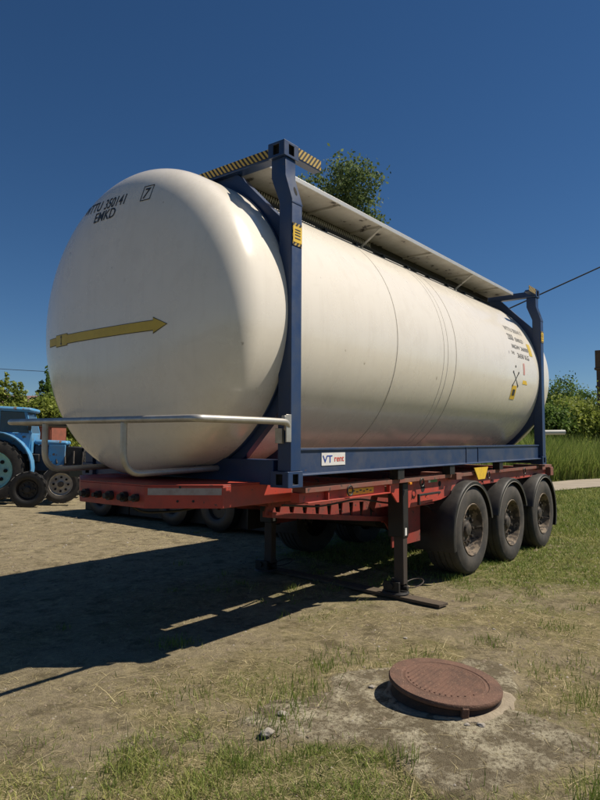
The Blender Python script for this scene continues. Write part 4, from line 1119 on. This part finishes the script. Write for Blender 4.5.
for k_, (u_, d_, h_, r_, kind, m_, lab) in enumerate(LT):
    x_, y_ = place(u_, d_)
    tree('conifer' if kind == 's' else 'leafy_bush', lab, 'tree' if kind == 's' or h_ > 4 else 'bush', (x_, y_, gz(x_, y_)), spruceblobs(h_, r_*1.35, k_) if kind == 's' else roundblobs(h_, r_*1.2, k_), 12000, 0.10, m_, (h_*0.85, 0.12, 6, r_*0.6, k_), 'trees along the left edge of the yard')
RTT = [(566, 46, 5.6, 2.4, LEAF_A, 'dark round tree standing right behind the rear dome of the tank'),
       (582, 43, 4.6, 2.0, LEAF_A, 'dark leafy tree just left of the brick chimney'),
       (546, 50, 5.0, 2.4, LEAF_B, 'light green tree mostly hidden by the rear frame post'),
       (575, 35, 3.6, 2.1, LEAF_B, 'bright green bush in the middle of the right hand thicket'),
       (628, 36, 4.3, 2.0, LEAF_B, 'bright green bush beyond the right edge of the yard'),
       (553, 33, 3.0, 1.7, LEAF_A, 'low bush beside the rear frame post, behind the white pipe'),
       (640, 42, 5.4, 2.5, LEAF_A, 'tree beyond the right edge of the yard'),
       ]
for k_, (u_, d_, h_, r_, m_, lab) in enumerate(RTT):
    x_, y_ = place(u_, d_)
    tree('leafy_tree' if h_ > 4 else 'leafy_bush', lab, 'tree' if h_ > 4 else 'bush', (x_, y_, gz(x_, y_)), roundblobs(h_, r_*1.15, 40+k_), 10000, 0.085, m_, (h_*0.8, 0.11, 7, r_*0.6, k_+9), 'trees and bushes beyond the path')
# weeds along the far side of the path
n = 60000
t_ = rng.random(n)*24-6; o_ = 2.9+5.0*rng.random(n)**1.5
x = 17.4+pd.x*t_+pp.x*o_; y = 2.35+pd.y*t_+pp.y*o_
h = (0.6+1.0*rng.random(n)**1.5)*(0.6+1.0*fbm(x, y, 1.5, 7))*sstep(2.6, 4.5, o_+0.9)
blades('roadside_weeds', x, y, h, 0.018+0*x, 0.1+0.45*rng.random(n), leaf_mat('weed_leaves', (0.11, 0.16, 0.035), (0.19, 0.26, 0.055), (0.34, 0.36, 0.11)), np.clip(rng.random(n)*0.6+0.5*fbm(x, y, 1.0, 17), 0, 1), 'tall green weeds growing along the far side of the sandy path')
# field grass between the wheels and the path
n = 60000
x = 7+12*rng.random(n); y = -6+14*rng.random(n)
k = in_view(x, y) & (((x-17.4)*pp.x+(y-2.35)*pp.y) < -0.1) & (y < 5) & (rng.random(n) < 0.35+0.65*fbm(x, y, 1.2, 23))
x, y = x[k], y[k]; n = len(x)
blades('field_grass', x, y, 0.05+0.10*rng.random(n)*fbm(x, y, 1.0, 29), 0.006+0*x, 0.2+0.6*rng.random(n), GRASSM, np.clip(0.25+0.5*rng.random(n)+0.6*(fbm(x, y, 1.5, 33)-0.4), 0, 1), 'rough grass between the rear wheels and the sandy path')
# far treeline mass, further round the horizon
n = 60000; a = rng.random(n)*2*pi; d_ = 95+45*rng.random(n); hh = rng.random(n)
x = 2+d_*np.cos(a); y = 5+d_*np.sin(a); top = 2.4+2.2*fbm(x, y, 14, 51)
k = np.ones(n, bool)
P = np.stack([x, y, hh*top], 1)
v, f, tt = leaves(P, 1.0, np.clip(0.4+0.3*rng.normal(size=n), 0, 1))
tag(np_mesh('distant_woods', v, f, LEAF_A, {'tone': tt}), 'low distant belt of woodland round the horizon', 'woodland', None, 'stuff')

# ------------------------------------------------------------ chimney, pipe, wires, roof
x_, y_ = place(614, 41)
cm = thing('brick_chimney', 'weathered brick chimney shaft rising above bushes at the right edge', 'chimney', (x_, y_, 0))
MB().prism([(-0.75, -0.75), (0.75, -0.75), (0.75, 0.75), (-0.75, 0.75)], 2, -0.3, 5.6).build('shaft', BRICKW, cm, 0.02)
for z_, w_ in ((2.4, 0.79), (4.55, 0.80), (5.6, 0.84)): MB().box(-w_, w_, -w_, w_, z_, z_+0.14).build('brick_band', BRICKW, cm, 0.02)
MB().box(-0.80, 0.80, -0.80, 0.80, 5.74, 6.75).build('chimney_head', BRICKW, cm, 0.02)
MB().box(-0.45, 0.45, -0.82, -0.79, 5.0, 5.4).build('opening', HOLE, cm)
pz = MB().tube([(17.0, 3.30, 1.76), (17.42, 2.80, 1.77)], 0.075, 12); pz.cyl((17.0, 3.30, 0.0), (17.0, 3.30, 1.70), 0.03, 8)
tag(pz.build('white_pipe', mat('pipe_white', (0.55, 0.54, 0.5), 0.5), None), 'short pale horizontal pipe seen beside the rear post of the tank frame', 'pipe')
def wire(name, pts, r, label, sag=0.0):
    a, c = Vector(pts[0]), Vector(pts[1]); P_ = [a.lerp(c, q/24)+Vector((0, 0, -sag*4*(q/24)*(1-q/24))) for q in range(25)]
    return tag(MB().tube(P_, r, 6).build(name, WIREM, None), label, 'cable')
A = Vector((17.84, 1.74, 7.0)); B = Vector((16.16, 4.04, 5.69)); dAB = (B-A)
# a cable slanting down behind the rear post, between two poles outside the frame
wire('overhead_cable', [A-dAB*1.6, B+dAB*2.2], 0.022, 'black overhead cable slanting down behind the rear frame post', 0.0)
x0_, y0_ = place(-80, 60); x1_, y1_ = place(140, 42)
wire('overhead_cable', [(x0_, y0_, 7.6), (x1_, y1_, 5.6)], 0.02, 'thin cable crossing the sky above the left conifers', 0.15)
x_, y_ = place(37, 62)
hs = thing('distant_house', 'small far house with red roof glimpsed between the left conifers', 'house', (x_, y_, 0), yaw)
MB().box(-3, 3, -3.2, 3.2, 0, 3.6).build('wall', WALLP, hs)
MB().prism([(-3.5, 3.6), (3.5, 3.6), (0, 5.3)], 1, -3.5, 3.5).build('roof', ROOFM, hs)
MB().box(-3.02, -2.98, -0.6, 0.6, 1.2, 2.5).build('window', TGLASS, hs)

# ------------------------------------------------------------ blue tractor
def sub(parent):
    return lambda b_, nm, m_, bev=0.0: b_.build(nm, m_, parent, bev)
def ag_wheel(parent, loc, r, wid, rimr, m_rim, lugs, dish=0.06, side=-1):
    w = bpy.data.objects.new('wheel', None); COL.objects.link(w); w.parent = parent; w.location = loc
    hw = wid/2
    b_ = MB().lathe([(side*(hw*0.75), rimr), (side*hw, rimr+0.04), (side*hw*1.03, (r+rimr)/2), (side*hw*0.95, r*0.95), (side*hw*0.6, r*0.975), (0, r*0.98),
                     (-side*hw*0.6, r*0.975), (-side*hw*0.95, r*0.95), (-side*hw, rimr+0.04), (-side*hw*0.75, rimr)], (0, 0, 0), (0, 1, 0), 44)
    ty_ = b_.build('tyre', RUBBER, w)
    lg = MB()
    for q in range(lugs):
        for s_ in (-1, 1):
            a = 2*pi*(q+(0.5 if s_ > 0 else 0))/lugs; da = 0.16*(20/lugs)*1.2; t0 = 0.10*(20/lugs)
            vs = []
            for rr_ in (r*0.95, r*1.0):
                for (aa, yy_) in ((a, 0.02*s_), (a+t0, 0.02*s_), (a+da+t0, s_*hw), (a+da, s_*hw)):
                    vs.append((rr_*cos(aa), yy_, rr_*sin(aa)))
            lg.add(vs, [(0, 1, 2, 3), (4, 5, 6, 7), (0, 1, 5, 4), (1, 2, 6, 5), (2, 3, 7, 6), (3, 0, 4, 7)])
    tag(lg.build('tread_lugs', RUBBER, w), kind='stuff')
    MB().lathe([(side*hw*0.78, rimr+0.01), (side*hw*0.85, rimr), (side*hw*0.6, rimr*0.93), (side*dish, rimr*0.88), (side*dish*0.7, rimr*0.55), (side*dish*1.6, rimr*0.3), (side*dish*1.6, 0)], (0, 0, 0), (0, 1, 0), 36).build('rim', m_rim, w)
    hb = MB().cyl((0, side*dish*1.0, 0), (0, side*hw*0.9, 0), rimr*0.26, 14); hb.build('hub', m_rim if m_rim is TTEAL else HUBM, w)
    nt_ = MB()
    for q in range(8):
        a = 2*pi*q/8; c_ = Vector((rimr*0.62*cos(a), side*dish*0.6, rimr*0.62*sin(a))); nt_.cyl(c_, c_+Vector((0, side*0.05, 0)), rimr*0.10, 8)
    tag(nt_.build('rim_holes', HOLE, w), kind='stuff')
    return w
# local frame: +x forward, near side is -y
rearp = Vector((4.98, 14.02)); frontp = Vector((5.09, 11.15))
hd = (frontp-rearp).normalized(); th_ = atan2(hd.y, hd.x)
rearp = Vector(place(-8, 16.6)); frontp = Vector(place(62, 16.3))
hd = (frontp-rearp); WB = hd.length; th_ = atan2(hd.y, hd.x)
tr = thing('tractor', 'blue farm tractor with a cab and teal rear wheels parked at the left edge', 'tractor', (rearp.x, rearp.y, 0.0), th_)
tr.rotation_euler = (0, radians(2.2), th_)
S = 1 if (Vector((-hd.y, hd.x)).dot(Vector((CAM.x-rearp.x, CAM.y-rearp.y))) > 0) else -1   # side that faces the yard
tf = sub(tr)
def Yn(a): return S*(-a)      # a = distance from near wheel plane inwards -> negative of outward
rw = ag_wheel(tr, (0, Yn(0.2), 0.74), 0.74, 0.38, 0.46, TTEAL, 20, 0.03, S)
ag_wheel(tr, (0, Yn(1.65), 0.74), 0.74, 0.38, 0.46, TTEAL, 20, 0.03, -S)
ag_wheel(tr, (WB, Yn(0.12), 0.46), 0.46, 0.22, 0.27, RIMW, 16, 0.03, S)
ag_wheel(tr, (WB, Yn(1.60), 0.46), 0.46, 0.22, 0.27, RIMW, 16, 0.03, -S)
YM = 0.92
def tb(x0, x1, a0, a1, z0, z1, nm, m_, bev=0.02):
    c0, c1 = sorted((Yn(a0), Yn(a1))); return MB().box(x0, x1, c0, c1, z0, z1).build(nm, m_, tr, bev)
# fenders
for a0 in (0.02, 1.42):
    b_ = MB(); v = []; f = []
    for q in range(15):
        a = radians(-8+150*q/14)
        for rr_ in (0.86, 0.885):
            for yy_ in (Yn(a0), Yn(a0+0.42)): v.append((rr_*cos(a), yy_, 0.78+rr_*sin(a)))
    for q in range(14):
        o_ = q*4; f += [(o_, o_+1, o_+5, o_+4), (o_+2, o_+3, o_+7, o_+6), (o_, o_+2, o_+6, o_+4), (o_+1, o_+3, o_+7, o_+5)]
    b_.add(v, f); b_.build('fender', TBLUE, tr)
# cab

for a0 in (0.36, 1.38):
    lo = [(-0.65, 1.15), (0.72, 1.15), (0.78, 1.66), (-0.65, 1.66)]
    c0, c1 = sorted((Yn(a0), Yn(a0+0.04)))
    MB().prism(lo, 1, c0, c1).build('cab_side', TBLUE, tr, 0.01)
    MB().prism([(-0.60, 1.66), (0.76, 1.66), (0.60, 2.16), (-0.52, 2.16)], 1, c0+0.012, c1-0.012).build('side_window', TGLASS, tr)
    for (xa_, xb_) in ((-0.63, -0.52), (0.0, 0.0), (0.75, 0.60)):
        MB().prism([(xa_-0.035, 1.65), (xa_+0.035, 1.65), (xb_+0.035, 2.17), (xb_-0.035, 2.17)], 1, c0-0.002, c1+0.002).build('cab_pillar', TBLUE, tr, 0.008)
MB().prism([(0.76, 1.66), (0.78, 1.66), (0.62, 2.16), (0.60, 2.16)], 1, *sorted((Yn(0.42), Yn(1.38)))).build('windscreen', TGLASS, tr)
tb(-0.66, -0.63, 0.40, 1.40, 1.15, 2.17, 'cab_back', TBLUE)
tb(0.72, 0.79, 0.40, 1.40, 1.15, 1.66, 'cab_front', TBLUE)
tb(-0.70, 0.74, 0.30, 1.50, 2.17, 2.28, 'cab_roof', TBLUE, 0.05)
tb(0.68, 0.76, 0.33, 0.36, 1.72, 1.95, 'mirror', DARK, 0.01)
tb(-0.3, 0.95, 0.55, 1.30, 0.95, 1.15, 'cab_floor', DARK)
# body
tb(-0.4, 1.5, 0.70, 1.15, 0.55, 1.0, 'gearbox', DARK)
tb(0.82, 1.35, 0.62, 1.22, 0.72, 1.36, 'battery_box', mat('dark_blue_box', (0.02, 0.03, 0.05), 0.6), 0.03)
tb(1.40, WB+0.35, 0.72, 1.12, 0.62, 1.15, 'engine', DARK, 0.03)
hood = tb(0.80, WB+0.02, 0.60, 1.24, 1.38, 1.50, 'hood', TBLUE, 0.05)
tb(WB-0.42, WB-0.02, 0.60, 0.63, 0.86, 1.40, 'nose_panel', TBLUE)
tb(WB-0.42, WB-0.02, 1.21, 1.24, 0.86, 1.40, 'nose_panel', TBLUE)
tb(WB-0.02, WB+0.38, 0.66, 1.18, 0.62, 1.36, 'radiator', DARK)
gr = tb(WB+0.40, WB+0.44, 0.64, 1.20, 0.78, 1.40, 'grille', DARK)
for q in range(7): tb(WB+0.44, WB+0.455, 0.66, 1.18, 0.82+q*0.08, 0.845+q*0.08, 'grille_bar', BLACK, 0.0)
for a_ in (0.72, 1.12):
    c_ = MB().cyl((WB+0.43, Yn(a_), 1.30), (WB+0.50, Yn(a_), 1.30), 0.075, 16); c_.build('headlight', ALUL, tr)
tb(WB-0.12, WB+0.12, 0.25, 1.50, 0.42, 0.54, 'front_axle', DARK)
ex = MB().tube([(1.9, Yn(0.80), 1.45), (1.9, Yn(0.80), 2.15)], 0.04, 10); ex.build('exhaust', RUSTBOX, tr)
pi_ = MB()
for q in range(6): pi_.tube([(1.3+q*0.2, Yn(0.70), 0.75), (1.36+q*0.2, Yn(0.60-0.02*(q % 3)), 0.95), (1.3+q*0.22, Yn(0.66), 1.25)], 0.022, 6)
tag(pi_.build('engine_pipes', HUBM, tr), kind='stuff')
tb(0.35, 0.95, 0.28, 0.55, 0.50, 0.58, 'step', DARK)

# spare wheel leaning by the tractor
x_, y_ = place(31, 16.0)
sw_ = thing('spare_wheel', 'dark rubber wheel standing in shade below the tractor cab', 'wheel', (x_, y_, -0.10), th_)
spw = ag_wheel(sw_, (0, 0, 0.42), 0.42, 0.24, 0.23, DARK, 16, 0.03, S)
for o in [o for o in bpy.data.objects if o.parent == spw]: o.data.materials[0] = DARK  # every part near-black, the tractor's shade put into the colour
# rusty box behind the tractor
x_, y_ = place(53, 23)
rb = thing('rusty_container', 'rust red steel box standing behind the tractor bonnet', 'container', (x_, y_, 0), 0.3)
MB().box(-0.35, 0.35, -0.30, 0.30, 0.0, 1.88).build('body', RUSTBOX, rb, 0.02)
for q in range(4): MB().box(-0.375, -0.35, -0.26+q*0.16, -0.22+q*0.16, 0.1, 1.85).build('rib', RUSTBOX, rb)
MB().box(-0.38, 0.38, -0.33, 0.33, 1.88, 1.93).build('lid', RUSTBOX, rb, 0.01)
# dark farm trailer behind the chassis
ft = thing('farm_trailer', 'low dark flatbed farm trailer with discs standing behind the red chassis', 'trailer', (4.75, 6.2, 0))
MB().box(-0.85, 0.85, -2.6, 2.75, 0.72, 0.86).build('deck', DGREEN, ft, 0.01)
for s_ in (-1, 1):
    MB().box(s_*0.45-0.05, s_*0.45+0.05, -2.6, 2.75, 0.55, 0.72).build('chassis_beam', DARK, ft)
for y_ in (-1.6, -0.5, 1.6):
    MB().cyl((-0.85, y_, 0.40), (0.85, y_, 0.40), 0.05, 10).build('axle', DARK, ft)
    for x_ in (-0.80, 0.80):
        w = MB().lathe([(-0.1, 0.2), (-0.12, 0.24), (-0.12, 0.34), (-0.09, 0.395), (0.09, 0.395), (0.12, 0.34), (0.12, 0.24), (0.1, 0.2), (0.05, 0.18), (0.05, 0.0)], (x_, y_, 0.40), (-1 if x_ < 0 else 1, 0, 0), 30)
        w.build('wheel', BLACK, ft)
for (y0_, y1_) in ((-2.95, -1.22), (-1.20, 0.95), (0.97, 2.4)):
    MB().box(-0.70, 0.80, y0_, y1_, 0.05, 0.715).build('side_box', DARK, ft, 0.02)  # added near-black blocks that close the bright gaps under the deck
for q in range(9):
    y_ = 0.9+q*0.2
    MB().lathe([(-0.01, 0.0), (-0.01, 0.24), (0.0, 0.25), (0.01, 0.24), (0.03, 0.0)], (-0.55+0.03*q, y_, 1.10), (0.3, 1, 0), 18).build('disc', DARK, ft)
MB().tube([(-0.6, 0.7, 1.10), (-0.3, 2.7, 1.10)], 0.03, 8).build('disc_shaft', DARK, ft)
for y_ in (0.8, 1.7, 2.6): MB().tube([(0.6, y_, 0.86), (0.2, y_, 1.35), (-0.5, y_, 1.20)], 0.03, 8).build('disc_arm', DARK, ft)
for y_ in (-2.5, -1.2, 0.2): MB().box(-0.86, -0.82, y_-0.03, y_+0.03, 0.86, 1.0).build('stake', DARK, ft)
